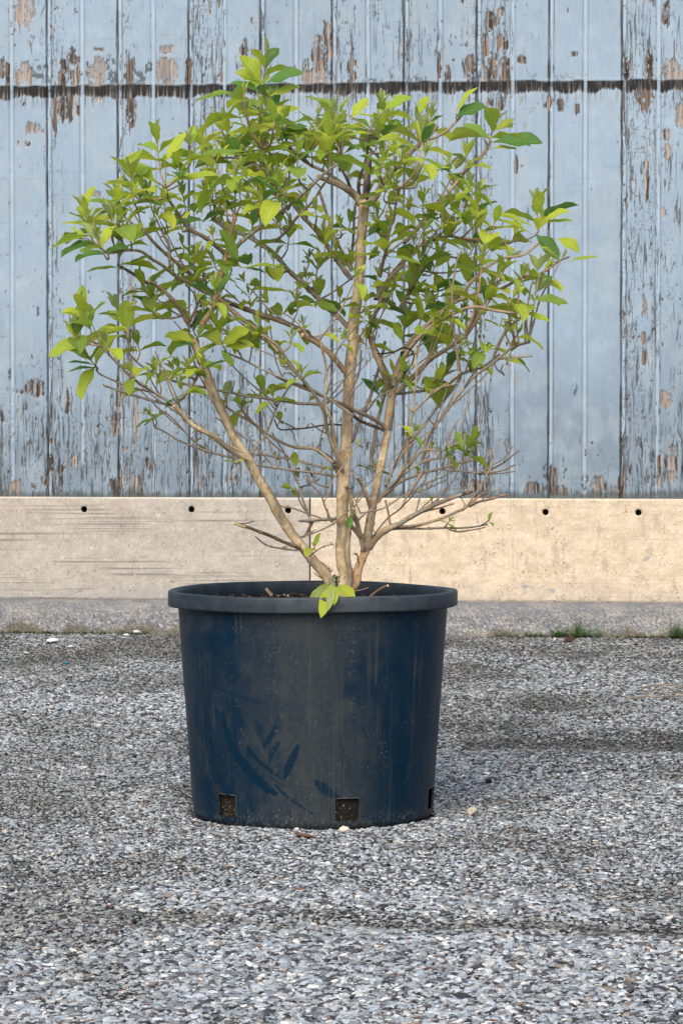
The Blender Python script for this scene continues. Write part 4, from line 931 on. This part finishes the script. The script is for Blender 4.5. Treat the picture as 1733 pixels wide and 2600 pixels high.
CL = {
 1: [(1205, 400, 1.25, 4), (1120, 470, .8, 2), (1190, 520, .8, 2), (1240, 500, .8, 2), (1050, 650, 1.1, 3), (1140, 630, 1.1, 3), (1250, 630, 1.15, 4), (1200, 720, .9, 2), (735, 790, 1.25, 4), (880, 740, 1, 3), (930, 715, 1, 3), (1400, 730, .9, 2), (1500, 710, 1.15, 3),
     (560, 970, 1.1, 3), (620, 900, 1.1, 4), (990, 900, 1.0, 3), (960, 950, .9, 3), (1080, 850, .9, 2), (1260, 900, 1.1, 3), (1200, 930, .9, 2), (425, 1090, 1.15, 4), (540, 1060, 1.0, 3), (700, 960, 1.0, 3), (760, 980, .9, 3), (830, 830, 1, 3), (1000, 780, .9, 3), (1120, 780, .9, 3), (850, 960, .9, 3), (1040, 1000, .9, 3), (1340, 650, .8, 2), (660, 900, .9, 2)],
 3: [(480, 440, 1.1, 3), (255, 590, 1.1, 4), (300, 640, 1, 3), (440, 590, 1.0, 3), (640, 560, .8, 2), (870, 440, 1.05, 4), (870, 620, .7, 2), (930, 470, .8, 2), (980, 240, 1, 3), (1010, 300, .8, 2), (1180, 430, 1.1, 3), (1280, 260, 1, 3), (1420, 220, 1.1, 4), (990, 720, 1.25, 3), (1110, 460, 1.0, 3), (420, 660, .9, 3), (330, 690, 1.0, 3), (400, 740, 1.0, 2),
     (560, 910, 1.1, 3), (570, 980, 1, 3), (770, 770, .9, 3), (800, 830, .8, 2), (880, 750, .9, 2), (270, 1100, 1.25, 4), (190, 1110, 1.0, 2), (290, 1240, 1.15, 3), (430, 1070, 1.15, 4), (790, 1110, 1.2, 3), (910, 1130, 1.05, 3), (500, 1170, .8, 2), (600, 1230, .5, 2), (700, 1280, .8, 2), (820, 1260, .7, 2), (1240, 640, 1.0, 3), (1420, 680, 1.05, 3),
     (1330, 860, .9, 2), (1390, 930, 1.1, 2), (1050, 930, .8, 2), (1060, 1120, .8, 2), (1200, 1230, .5, 2), (1280, 960, .9, 2), (1250, 1130, .7, 2), (1320, 1060, .6, 2), (1200, 560, .8, 2), (1500, 570, .7, 2), (340, 1160, .9, 2), (690, 820, .7, 2), (720, 660, .7, 2), (360, 590, 1.0, 3), (1000, 420, .9, 2), (1470, 700, .7, 2), (1540, 560, .8, 2), (1340, 730, .6, 2), (760, 1290, .6, 2), (480, 1300, .8, 2)],
 4: [(60, 210, 1.05, 3), (150, 215, 1.1, 4), (210, 80, 1.1, 3), (400, 70, 1.15, 4), (420, 160, 1.15, 4), (590, 220, 1.25, 4), (470, 220, .9, 3), (350, 330, .9, 2), (420, 400, .9, 3), (590, 130, .9, 2), (640, 70, .9, 3), (820, 260, .9, 3), (945, 110, 1.15, 3), (830, 440, 1.1, 3), (760, 560, 1.15, 4), (700, 490, .9, 2), (610, 460, .8, 3), (430, 480, .9, 2), (385, 560, .9, 2), (540, 550, 1.1, 3),
     (880, 510, 1.0, 3), (1180, 570, 1.25, 4), (1290, 720, .8, 1), (850, 670, 1.2, 4), (430, 690, 1.25, 4), (560, 840, 1.25, 4), (590, 910, .9, 2), (600, 1010, 1.0, 3), (835, 850, 1.15, 3), (900, 780, 1, 3), (960, 860, 1.0, 3), (1000, 790, 1.0, 3), (900, 960, 1.15, 3), (1150, 840, 1.15, 3), (1090, 860, .9, 3), (1120, 940, 1.15, 3), (1190, 790, .9, 2), (420, 960, .9, 3), (380, 900, .8, 2),
     (330, 950, .7, 2), (740, 930, .9, 2), (800, 1010, .8, 2), (510, 1100, 1.2, 3), (640, 1040, 1.0, 3), (650, 1090, 1.0, 2), (330, 1140, .9, 2), (1020, 1040, .7, 2), (1070, 1100, .9, 1), (790, 1180, .8, 2), (850, 1210, .8, 2), (690, 1330, 1.1, 2), (460, 1310, .8, 2), (1040, 1190, .7, 2), (580, 340, .9, 2), (500, 250, .9, 2), (950, 590, .9, 3), (1050, 620, .9, 2), (700, 560, .9, 3), (650, 780, 1, 3), (720, 850, .9, 2), (1040, 930, .9, 2), (560, 660, .8, 2), (380, 820, .8, 2),
     (200, 930, .7, 2), (620, 600, .8, 2), (460, 900, .8, 2), (800, 760, .8, 2), (680, 900, .8, 2)],
 6: [(600, 350, .9, 1), (905, 300, 1.1, 2), (765, 580, .7, 2), (960, 700, .8, 2), (1062, 690, 1.0, 4), (1100, 690, .7, 2), (550, 790, .7, 1), (420, 1040, .5, 2), (970, 1080, .5, 2), (820, 320, .8, 1), (1110, 180, .8, 2), (1020, 110, .8, 2), (1310, 160, .6, 1), (350, 750, .4, 1), (690, 260, .9, 2), (95, 880, .4, 1), (800, 790, .4, 1)],
 5: [(460, 290, .9, 3), (380, 320, .8, 1), (440, 490, .8, 2), (560, 240, .8, 2), (700, 210, .8, 2), (935, 430, .8, 3), (840, 380, .6, 1), (1060, 360, .8, 2), (1110, 390, .8, 2), (1170, 190, .6, 1), (1310, 385, .6, 1), (1140, 500, .4, 1), (1120, 700, .5, 1), (1240, 760, .6, 1), (1320, 790, .5, 1), (1340, 1220, .6, 1), (890, 735, .5, 1), (600, 350, .7, 2), (690, 550, .4, 1), (620, 230, .7, 2), (1270, 260, .7, 2)]}
for z, l in CL.items():
    for c in l:
        px, py = zp(z, c[0], c[1])
        low = (py > 1020)
        grow(px, py, c[2] * (1.0 if not low else .85), c[3])
# more clusters through the depth of the crown, so it is full from any side
for i in range(88):
    a = random.uniform(0, 6.283); px = 830 + 480 * math.sin(a) * random.random() ** .5; py = 640 + 300 * math.cos(a) * random.random() ** .5
    if 900 < px < 1300 and 470 < py < 900: continue
    if i % 3 == 0: px = random.uniform(540, 1060); py = random.uniform(300, 470)
    if py > 900 or (px < 560 and py < 420) or (py > 760 and 900 > px > 560): continue
    grow(px, py, random.uniform(.7, 1.0), random.choice([2, 3]), dd=random.choice([-.12, .10, .16, .20]))
# leaves read one by one from the photo: zoom, base, tip, tone
HL = [(1, 1200, 385, 1080, 330, 0, .5), (1, 1195, 380, 1100, 260, 0, .6), (1, 1220, 380, 1380, 330, 3, .45), (1, 1235, 440, 1370, 395, 0, .35), (1, 1190, 420, 1060, 378, 3, .35), (1, 1090, 425, 900, 458, 1, .26), (1, 1240, 510, 1365, 500, 0, .35), (1, 1190, 515, 1100, 520, 0, .4),
      (1, 1275, 635, 1395, 575, 3, .5), (1, 720, 840, 555, 735, 0, .4), (1, 760, 740, 850, 612, 0, .36), (1, 755, 840, 990, 798, 0, .28), (1, 590, 945, 400, 920, 1, .26), (1, 870, 730, 1110, 690, 1, .22), (1, 1250, 690, 1350, 655, 0, .35), (1, 500, 1010, 470, 900, 0, .3),
      (2, 700, 650, 920, 648, 3, .36), (2, 690, 640, 570, 565, 1, .35), (2, 530, 535, 665, 485, 3, .5), (2, 530, 520, 625, 400, 0, .3), (2, 705, 600, 795, 545, 0, .35), (2, 690, 680, 810, 680, 0, .3), (2, 10, 510, -150, 440, 1, .3), (2, 60, 540, 130, 450, 0, .45), (2, 365, 520, 405, 440, 0, .5), (2, 210, 500, 325, 440, 0, .42), (2, 360, 790, 500, 760, 0, .28), (2, 150, 610, 20, 620, 0, .26),
      (2, 885, 1035, 690, 975, 0, .25), (2, 880, 1070, 720, 1000, 0, .25), (2, 930, 1000, 895, 905, 0, .35), (2, 935, 1000, 1045, 960, 0, .4), (2, 930, 1020, 1065, 1008, 0, .25),
      (4, 1175, 580, 1285, 700, 3, .48), (4, 1280, 600, 1390, 660, 0, .55), (4, 1330, 715, 1480, 690, 0, .22), (4, 820, 660, 650, 590, 0, .24), (4, 880, 650, 1075, 655, 0, .22), (4, 1160, 900, 1330, 920, 1, .32), (4, 1120, 970, 1240, 1010, 0, .32), (4, 600, 1080, 750, 1095, 0, .25), (4, 510, 1110, 460, 1020, 0, .45),
      (4, 415, 690, 265, 680, 0, .2), (4, 450, 690, 605, 725, 0, .22), (4, 545, 850, 590, 720, 1, .5), (4, 540, 850, 350, 835, 0, .2), (4, 580, 860, 800, 835, 0, .22), (4, 335, 590, 440, 520, 3, .5), (4, 600, 1010, 585, 880, 0, .3), (4, 890, 970, 870, 880, 0, .5), (4, 835, 820, 800, 700, 0, .4), (4, 405, 1360, 310, 1295, 3, .3), (4, 680, 1320, 720, 1230, 0, .42),
      (3, 990, 720, 900, 560, 1, .35), (3, 1010, 745, 1215, 735, 0, .2), (3, 1010, 745, 1125, 770, 3, .3), (3, 770, 1110, 630, 1080, 0, .5), (3, 780, 1125, 660, 1140, 3, .3), (3, 910, 1130, 1040, 1055, 0, .5), (3, 915, 1140, 1065, 1130, 0, .42), (3, 905, 1160, 965, 1230, 1, .4), (3, 790, 1090, 820, 1030, 1, .5), (3, 1260, 870, 1055, 850, 0, .16),
      (3, 240, 1110, 50, 1180, 0, .36), (3, 430, 1060, 430, 910, 0, .5), (3, 190, 1090, 175, 985, 1, .5), (3, 270, 1040, 195, 940, 1, .32), (3, 280, 1240, 145, 1260, 3, .25), (3, 275, 1230, 145, 1215, 3, .22), (3, 400, 745, 240, 762, 0, .22), (3, 1370, 920, 1475, 960, 1, .5), (3, 1380, 925, 1290, 890, 1, .4), (3, 240, 600, 150, 545, 0, .3), (3, 240, 605, 160, 600, 0, .25), (3, 560, 690, 450, 720, 1, .3),
      (3, 860, 1030, 960, 990, 1, .25), (3, 1180, 120, 1325, 40, 3, .4), (3, 1030, 180, 740, 210, 0, .14), (3, 880, 410, 1045, 340, 1, .3), (3, 570, 310, 405, 215, 0, .36), (5, 420, 475, 325, 530, 1, .25), (6, 590, 345, 490, 250, 3, .32), (6, 600, 430, 575, 370, 1, .4), (6, 905, 300, 960, 185, 0, .4), (6, 1060, 650, 1020, 550, 1, .4)]
for (z, x0, y0, x1, y1, tn, wr) in HL:
    p0 = zp(z, x0, y0); p1 = zp(z, x1, y1); bd = 1e9; dep = 0; W0 = None
    for s_ in SAMP[:NS]:
        di = math.hypot(s_[0] - p0[0], s_[1] - p0[1])
        if di < bd: bd = di; dep = s_[2]; W0 = s_[4]
    dep -= .015
    A_ = at(p0[0], p0[1], dep); B_ = at(p1[0], p1[1], dep - prng.uniform(-.012, .022)); dv = B_ - A_; L = np.linalg.norm(dv)
    nrm = np.array([-.15 * np.sign(dv[0]), -.75 if wr > .3 else -.35, .75]); cu = random.uniform(.2, .45)
    dv2 = dv / L; nn_ = nrm - dv2 * (nrm @ dv2); nn_ /= np.linalg.norm(nn_); dv2 = dv2 + nn_ * .35 * cu
    leaf(A_, dv2, nrm, L * 1.05, wr * 1.12, cu, .3, tn, twist=random.uniform(-.2, .2))
    if bd > 4 and bd < 90:
        sid += 1; twigs.add(catmull([W0, (W0 + A_) / 2 + UP * .002, A_], 6), np.linspace(.0013, .0008, 13), BT['b'], 6, sid, False)
# drooping shoot hanging over the pot's rim
CB = at(*zp(6, 352, 1400), -.03); sid += 1
for (x1, y1, y0d, tn, wr) in [(195, 1535, -.235, 2, .20), (200, 1550, -.20, 0, .30), (262, 1610, -.255, 0, .26), (302, 1575, -.26, 2, .20), (330, 1552, -.25, 0, .28), (442, 1528, -.22, 0, .36), (232, 1500, -.16, 1, .32)]:
    B_ = at(*zp(6, x1, y1), y0d); kx = at(*zp(6, 330 + (x1 - 330) * .25, 1425), y0d + .035)
    twigs.add(catmull([CB, CB * .5 + kx * .5 + UP * .012, kx], 6), np.linspace(.0015, .0009, 13), (.30, .30, .14), 6, sid, False); sid += 1
    dv = B_ - kx; L = np.linalg.norm(dv); leaf(kx, dv + np.array([0, -.02, .012]), [0, -.9, .5], L * 1.15, wr * 1.15, .4, .25, tn)
for it in twig_it:
    P, rr_, ty, cut, nodes = it; sid += 1; twigs.add(P, rr_, BT[ty], 8, sid, nodes, cut)
# short dead snags and bud stubs along the bare lower branches
for i in range(260):
    s_ = SAMP[random.randrange(NS)]
    if s_[3] > .011 or (s_[1] < 900 and random.random() < .5): continue
    a = prng.normal(size=3); a[2] = abs(a[2]) * .8; a /= np.linalg.norm(a); L = random.choice([.004, .006, .010, .018, .030]) * random.uniform(.7, 1.3); sid += 1
    twigs.add([s_[4], s_[4] + a * L * .6 + UP * .001, s_[4] + a * L + UP * L * .15], [.0014, .0011, .0009], BT[random.choice('brgdb')], 6, sid, False, W_ if random.random() < .3 else None, 0)
    if L > .012 and random.random() < .25:
        for s2 in (1, -1): leaf(s_[4] + a * L, a + prng.normal(0, .5, 3), UP, random.uniform(.010, .022), .4, .4, .4, random.choice([0, 2]))
# fine straight shoots rising and spreading from the lower forks
for i in range(150):
    s_ = SAMP[random.randrange(NS)]
    if s_[1] > 1330 or s_[1] < 560 or s_[3] > .012 or s_[0] < 420 or s_[0] > 1200: continue
    sgn = 1 if s_[0] > 800 else -1
    a = np.array([sgn * random.uniform(.2, .9), random.uniform(-.5, .5), random.uniform(.35, 1.0)]); a /= np.linalg.norm(a); L = random.uniform(.05, .14); sid += 1
    P = catmull([s_[4], s_[4] + a * L * .5 + prng.normal(0, .004, 3), s_[4] + a * L + prng.normal(0, .006, 3)], 8)
    twigs.add(P, np.linspace(min(random.uniform(.0012, .0019), s_[3]), .0010, len(P)), BT[random.choice('gbrgb')], 7, sid, True, W_ if s_[1] > 1000 else None)
    if s_[1] < 1000: rosette(P[-1], a + UP * .4, random.uniform(.5, .85), 2)
twigs.v = [v - INV for v in twigs.v]
twigs.build('twigs', shrub)

# leaf material: veins in the surface, light shining through
M_leaf = bpy.data.materials.new('leaf'); M_leaf.use_nodes = True
n = M_leaf.node_tree; p = n.nodes['Principled BSDF']; out = n.nodes['Material Output']
vc = n.nodes.new('ShaderNodeVertexColor'); vc.layer_name = 'col'
uv = n.nodes.new('ShaderNodeUVMap'); uv.uv_map = 'leafuv'; sp = n.nodes.new('ShaderNodeSeparateXYZ'); n.links.new(uv.outputs[0], sp.inputs[0])
def mth(op, a, b=None, c=None):
    m = n.nodes.new('ShaderNodeMath'); m.operation = op
    for i, v in enumerate((a, b, c)):
        if v is None: continue
        if isinstance(v, (int, float)): m.inputs[i].default_value = v
        else: n.links.new(v, m.inputs[i])
    return m.outputs[0]
au = mth('ABSOLUTE', mth('SUBTRACT', mth('MULTIPLY', sp.outputs[0], 2.0), 1.0))
ph = mth('SUBTRACT', mth('MULTIPLY', sp.outputs[1], 8.0), mth('MULTIPLY', au, 1.6))
side_v = mth('SMOOTH_MAX', mth('SUBTRACT', mth('ABSOLUTE', mth('SUBTRACT', mth('FRACT', ph), .5)), .40), 0.0, .02)
side_v = mth('MULTIPLY', side_v, 9.0)
mid = mth('SUBTRACT', 1.0, mth('MULTIPLY', au, 9.0)); mid = mth('MAXIMUM', mid, 0.0)
vein = mth('MINIMUM', mth('ADD', side_v, mid), 1.0)
mx = n.nodes.new('ShaderNodeMix'); mx.data_type = 'RGBA'; mx.blend_type = 'MIX'
hs = n.nodes.new('ShaderNodeHueSaturation'); hs.inputs['Value'].default_value = 1.5; hs.inputs['Saturation'].default_value = .85; n.links.new(vc.outputs[0], hs.inputs['Color'])
n.links.new(mth('MULTIPLY', vein, .5), mx.inputs['Factor']); n.links.new(vc.outputs[0], mx.inputs['A']); n.links.new(hs.outputs[0], mx.inputs['B'])
n.links.new(mx.outputs['Result'], p.inputs['Base Color']); p.inputs['Roughness'].default_value = .55; p.inputs['Specular IOR Level'].default_value = .25
bp = n.nodes.new('ShaderNodeBump'); bp.invert = True; bp.inputs['Distance'].default_value = .0012; bp.inputs['Strength'].default_value = .7; n.links.new(vein, bp.inputs['Height']); n.links.new(bp.outputs[0], p.inputs['Normal'])
tr = n.nodes.new('ShaderNodeBsdfTranslucent'); h2 = n.nodes.new('ShaderNodeHueSaturation'); h2.inputs['Value'].default_value = 1.25; h2.inputs['Hue'].default_value = .485
n.links.new(mx.outputs['Result'], h2.inputs['Color']); n.links.new(h2.outputs[0], tr.inputs[0])
ms = n.nodes.new('ShaderNodeMixShader'); ms.inputs[0].default_value = .45; n.links.new(p.outputs[0], ms.inputs[1]); n.links.new(tr.outputs[0], ms.inputs[2]); n.links.new(ms.outputs[0], out.inputs[0])
lm = mesh_np('foliage', np.vstack(LV) - INV, np.vstack(LQ), mat=M_leaf, col=np.vstack(LC))
ul = lm.uv_layers.new(name='leafuv'); U_ = np.vstack(LU); vi = np.empty(len(lm.loops), dtype=np.int32); lm.loops.foreach_get('vertex_index', vi)
uvv = U_[vi]; uvv[:, 0] = uvv[:, 0] * .5 + .5; ul.data.foreach_set('uv', uvv.astype(np.float32).ravel())
link('foliage', lm, shrub)
print('leaves', len(LV))

# black tie wire caught among the right hand branches
def wire(pts, d):
    T = Tubes(); T.add(catmull([at(*zp(6, x, y), d + dz) for (x, y, dz) in pts], 8), np.full(8 * 0 + (len(pts) - 1) * 8 + 1, .0011), (.012, .012, .012), 8, 3, False)
    return T
T = Tubes()
P = catmull([at(*zp(6, x, y), .03 + dz) for (x, y, dz) in [(580, 108, -.03), (620, 106, -.05), (680, 95, -.06), (730, 74, -.05), (775, 95, -.03), (783, 130, 0), (765, 180, .03), (735, 215, .03), (712, 275, 0)]], 8)
T.add(P, np.full(len(P), .0013), (.012, .012, .012), 8, 3, False, None, 0)
P = catmull([at(*zp(6, x, y), .05) for (x, y) in [(718, 95), (722, 150), (728, 210)]], 8); T.add(P, np.full(len(P), .0035), (.03, .012, .012), 8, 4, False, None, .001)
me = mesh_np('plant_tie', np.vstack(T.v), np.vstack(T.q), np.vstack(T.t), mat=M_wire, col=np.vstack(T.c))
link('plant_tie', me, label='thin black tie wire looped round the right hand branches of the shrub', cat='wire')

# ------------------------------------------------------------------ small things on the ground
def debris_twigs(name, items, col, label, cat, group=None, mat=None):
    T = Tubes()
    for k, (pts, r0) in enumerate(items):
        P = []
        for (px, py, h) in pts:
            g = on_ground(px, py, 0.0); P.append(g + np.array([0, 0, float(gh(g[0], g[1])) + .004 + h]))
        P = catmull(P, 6); T.add(P, np.linspace(r0, r0 * .5, len(P)), np.array(col) * random.uniform(.7, 1.3), 7, 40 + k, False)
    me = mesh_np(name, np.vstack(T.v), np.vstack(T.q), np.vstack(T.t), mat=mat or M_bark, col=np.clip(np.vstack(T.c), .01, .8))
    return link(name, me, label=label, cat=cat, group=group)
debris_twigs('dead_twig', [([(1618, 1762, .004), (1660, 1752, .012), (1710, 1755, .012), (1800, 1765, .006)], .0026), ([(1600, 1778, .002), (1650, 1774, .004), (1700, 1768, .008), (1790, 1776, .004)], .0018),
                           ([(1645, 1775, .003), (1700, 1776, .006), (1760, 1770, .004)], .0030), ([(1640, 1768, .006), (1690, 1762, .010), (1740, 1772, .006)], .0016)], (.26, .20, .14),
             'small tangle of dead brown twigs lying on the gravel at the right edge', 'twigs')
debris_twigs('grass_straw', [([(1585, 1780, .003), (1640, 1772, .005), (1690, 1758, .010), (1733, 1762, .004)], .0012)], (.60, .52, .38), 'thin pale dry grass straw lying across the tangle of dead twigs', 'straw')
def pebble(px, py, size, col, label, name='pebble', cat='stone', squash=(.55, .65), z=.004, seed=1, group=None):
    g = on_ground(px, py); g[2] = float(gh(g[0], g[1])) + z
    v, f, c = stone_cloud(g[None], np.array([size]), np.array([col]), 3, seed, squash=squash, embed=.2)
    o = link(name, mesh_np(name, v - g, None, f, mat=M_stone, col=c), label=label, cat=cat, group=group); o.location = g; return o
pebble(1198, 2072, .0135, (.46, .42, .34), 'large cream pebble on the gravel just right of the pot foot', seed=4)
pebble(873, 2119, .0068, (.60, .57, .48), 'whitish round pebble touching the front foot of the pot', seed=5, squash=(.8, .9))
pebble(753, 2118, .0050, (.72, .70, .66), 'small white pebble left of centre at the front foot of the pot', seed=6)
pebble(1240, 1992, .0085, (.03, .03, .04), 'dark stone lying on the gravel behind the large cream pebble', seed=8)
for (px, py, s_, lb, sd_) in [(136, 1632, .020, 'crumpled white paint flake on the gravel near the left edge', 11), (349, 1612, .016, 'white paint flake lying closest behind the pot at its left', 12), (322, 1617, .009, 'tiny white chip beside the flake behind the pot', 13), (1620, 1613, .016, 'flat white chip at the foot of the wall on the right', 14),
                        (181, 1645, .009, 'small white crumb just right of the crumpled flake', 15), (68, 1660, .009, 'small white crumb on the gravel at the far left', 16)]:
    pebble(px, py, s_, (.72, .73, .72), lb, 'paint_flake', 'flake', (.25, .4), .006, sd_)
pebble(170, 1690, .011, (.02, .20, .26), 'scrap of teal plastic lying in the gravel at the left', 'plastic_scrap', 'litter', (.2, .3), .006, 21)
pebble(1447, 1629, .016, (.05, .025, .018), 'flat brown wood chip on the gravel in front of the weeds', 'wood_chip', 'wood chip', (.16, .2), .007, 22)
pebble(772, 2131, .020, (.16, .075, .045), 'flat red brown leaf scrap pressed under the front of the pot', 'leaf_scrap', 'leaf', (.10, .12), .003, 23)

T = Tubes(); p0 = at(400 + 1055 / 1.96, 1450 + 118 / 1.96, -.05); p1 = at(400 + 1145 / 1.96, 1450 + 72 / 1.96, -.09)
T.add(catmull([p0 - UP * .004, (p0 + p1) / 2, p1], 8), np.linspace(.0024, .0021, 17), (.26, .16, .11), 8, 71, False, W_, 0)

link('dead_stick', mesh_np('dead_stick', np.vstack(T.v), np.vstack(T.q), np.vstack(T.t), mat=M_bark, col=np.vstack(T.c)), label='short cut brown stick leaning on the soil at the right inside the pot', cat='stick')
T = Tubes(); p0 = at(400 + 570 / 1.96, 1450 + 125 / 1.96, -.03); p1 = at(400 + 540 / 1.96, 1450 + 88 / 1.96, -.02)
T.add([p0, (p0 + p1) / 2, p1], [.003, .003, .0028], (.20, .13, .08), 8, 73, False, W_, 0)
link('dead_stick', mesh_np('dead_stick', np.vstack(T.v), np.vstack(T.q), np.vstack(T.t), mat=M_bark, col=np.vstack(T.c)), label='stubby brown stick end poking up from the soil left of the stems', cat='stick')
# weeds and moss in the crack at the foot of the wall
WL = []; WQ = []; WC = []; wn = 0
def base_y(x): return WALL_Y - x * sy_ / cy_ - .128
def sprig(x, y, z, h, col, wq=.006, stemmy=True):
    global wn
    k = max(3, int(h / .005)); lean = prng.normal(0, .15, 2)
    for i in range(k):
        zz_ = z + h * (i + .5) / k; c0 = np.array([x + lean[0] * (zz_ - z), y + lean[1] * (zz_ - z), zz_])
        for j in range(3):
            a = prng.uniform(0, 6.28); L = wq * prng.uniform(.6, 1.3) * (1 - .4 * i / k); d = np.array([math.cos(a), math.sin(a), .5]); s2 = np.array([-math.sin(a), math.cos(a), 0]) * L * .32
            V4 = [c0, c0 + d * L * .5 + s2, c0 + d * L, c0 + d * L * .5 - s2]
            WL.append(np.array(V4)); WQ.append(np.array([[0, 1, 2, 3]]) + wn); wn += 4; WC.append(np.ones((4, 3)) * np.array(col) * prng.uniform(.6, 1.4))
def flush(name, label, cat, kind=None, group=None):
    global WL, WQ, WC, wn
    V = np.vstack(WL); o0 = V.mean(0); o0[2] = V[:, 2].min()
    o = link(name, mesh_np(name, V - o0, np.vstack(WQ), mat=M_weed, col=np.vstack(WC), smooth=False), label=label, cat=cat, kind=kind, group=group); o.location = o0; WL, WQ, WC, wn = [], [], [], 0
M_weed = material('weed_leaf', .6, .25, .15, 300)
def mpx(px): return float(at(px, 1600, WALL_Y - .13)[0])
for (pa, pb, nn, hh, lb) in [(1328, 1372, 16, .016, 'short sparse weed tuft, leftmost in the crack at the foot of the wall'), (1395, 1440, 40, .020, 'low green weed mat in the wall crack behind the flat wood chip'), (1447, 1520, 55, .030, 'tallest green weed with thin upright stems at the foot of the wall'),
                           (1690, 1745, 46, .040, 'bushy green weed in the wall crack at the right edge of the photo')]:
    for i in range(nn):
        x = mpx(random.uniform(pa, pb)); sprig(x, base_y(x) - random.uniform(-.006, .014), .004, hh * random.uniform(.4, 1.3), (.075, .19, .035))
    if hh == .030:
        for xx in (1462, 1468): sprig(mpx(xx), base_y(mpx(xx)) + .01, .004, .085, (.09, .20, .04), .006)
        sprig(mpx(1430), base_y(mpx(1430)) + .01, .004, .085, (.07, .13, .035), .004)
    if hh == .040: sprig(mpx(1697), base_y(mpx(1697)), .004, .085, (.06, .12, .03), .006)
    flush('weed', lb, 'weed', group='weeds in the crack at the foot of the wall')
for i in range(1500):
    x = random.uniform(-2, 2)
    if vn(np.array([x * 9]), np.array([.5]), 501)[0] < .35: continue
    sprig(x, base_y(x) - random.uniform(-.008, .012), .0, random.uniform(.003, .011), random.choice([(.10, .095, .035), (.07, .085, .03), (.15, .13, .07), (.06, .10, .03)]), .005)
flush('moss', 'thin brownish green moss and dry litter along the crack at the foot of the wall', 'moss', kind='stuff')
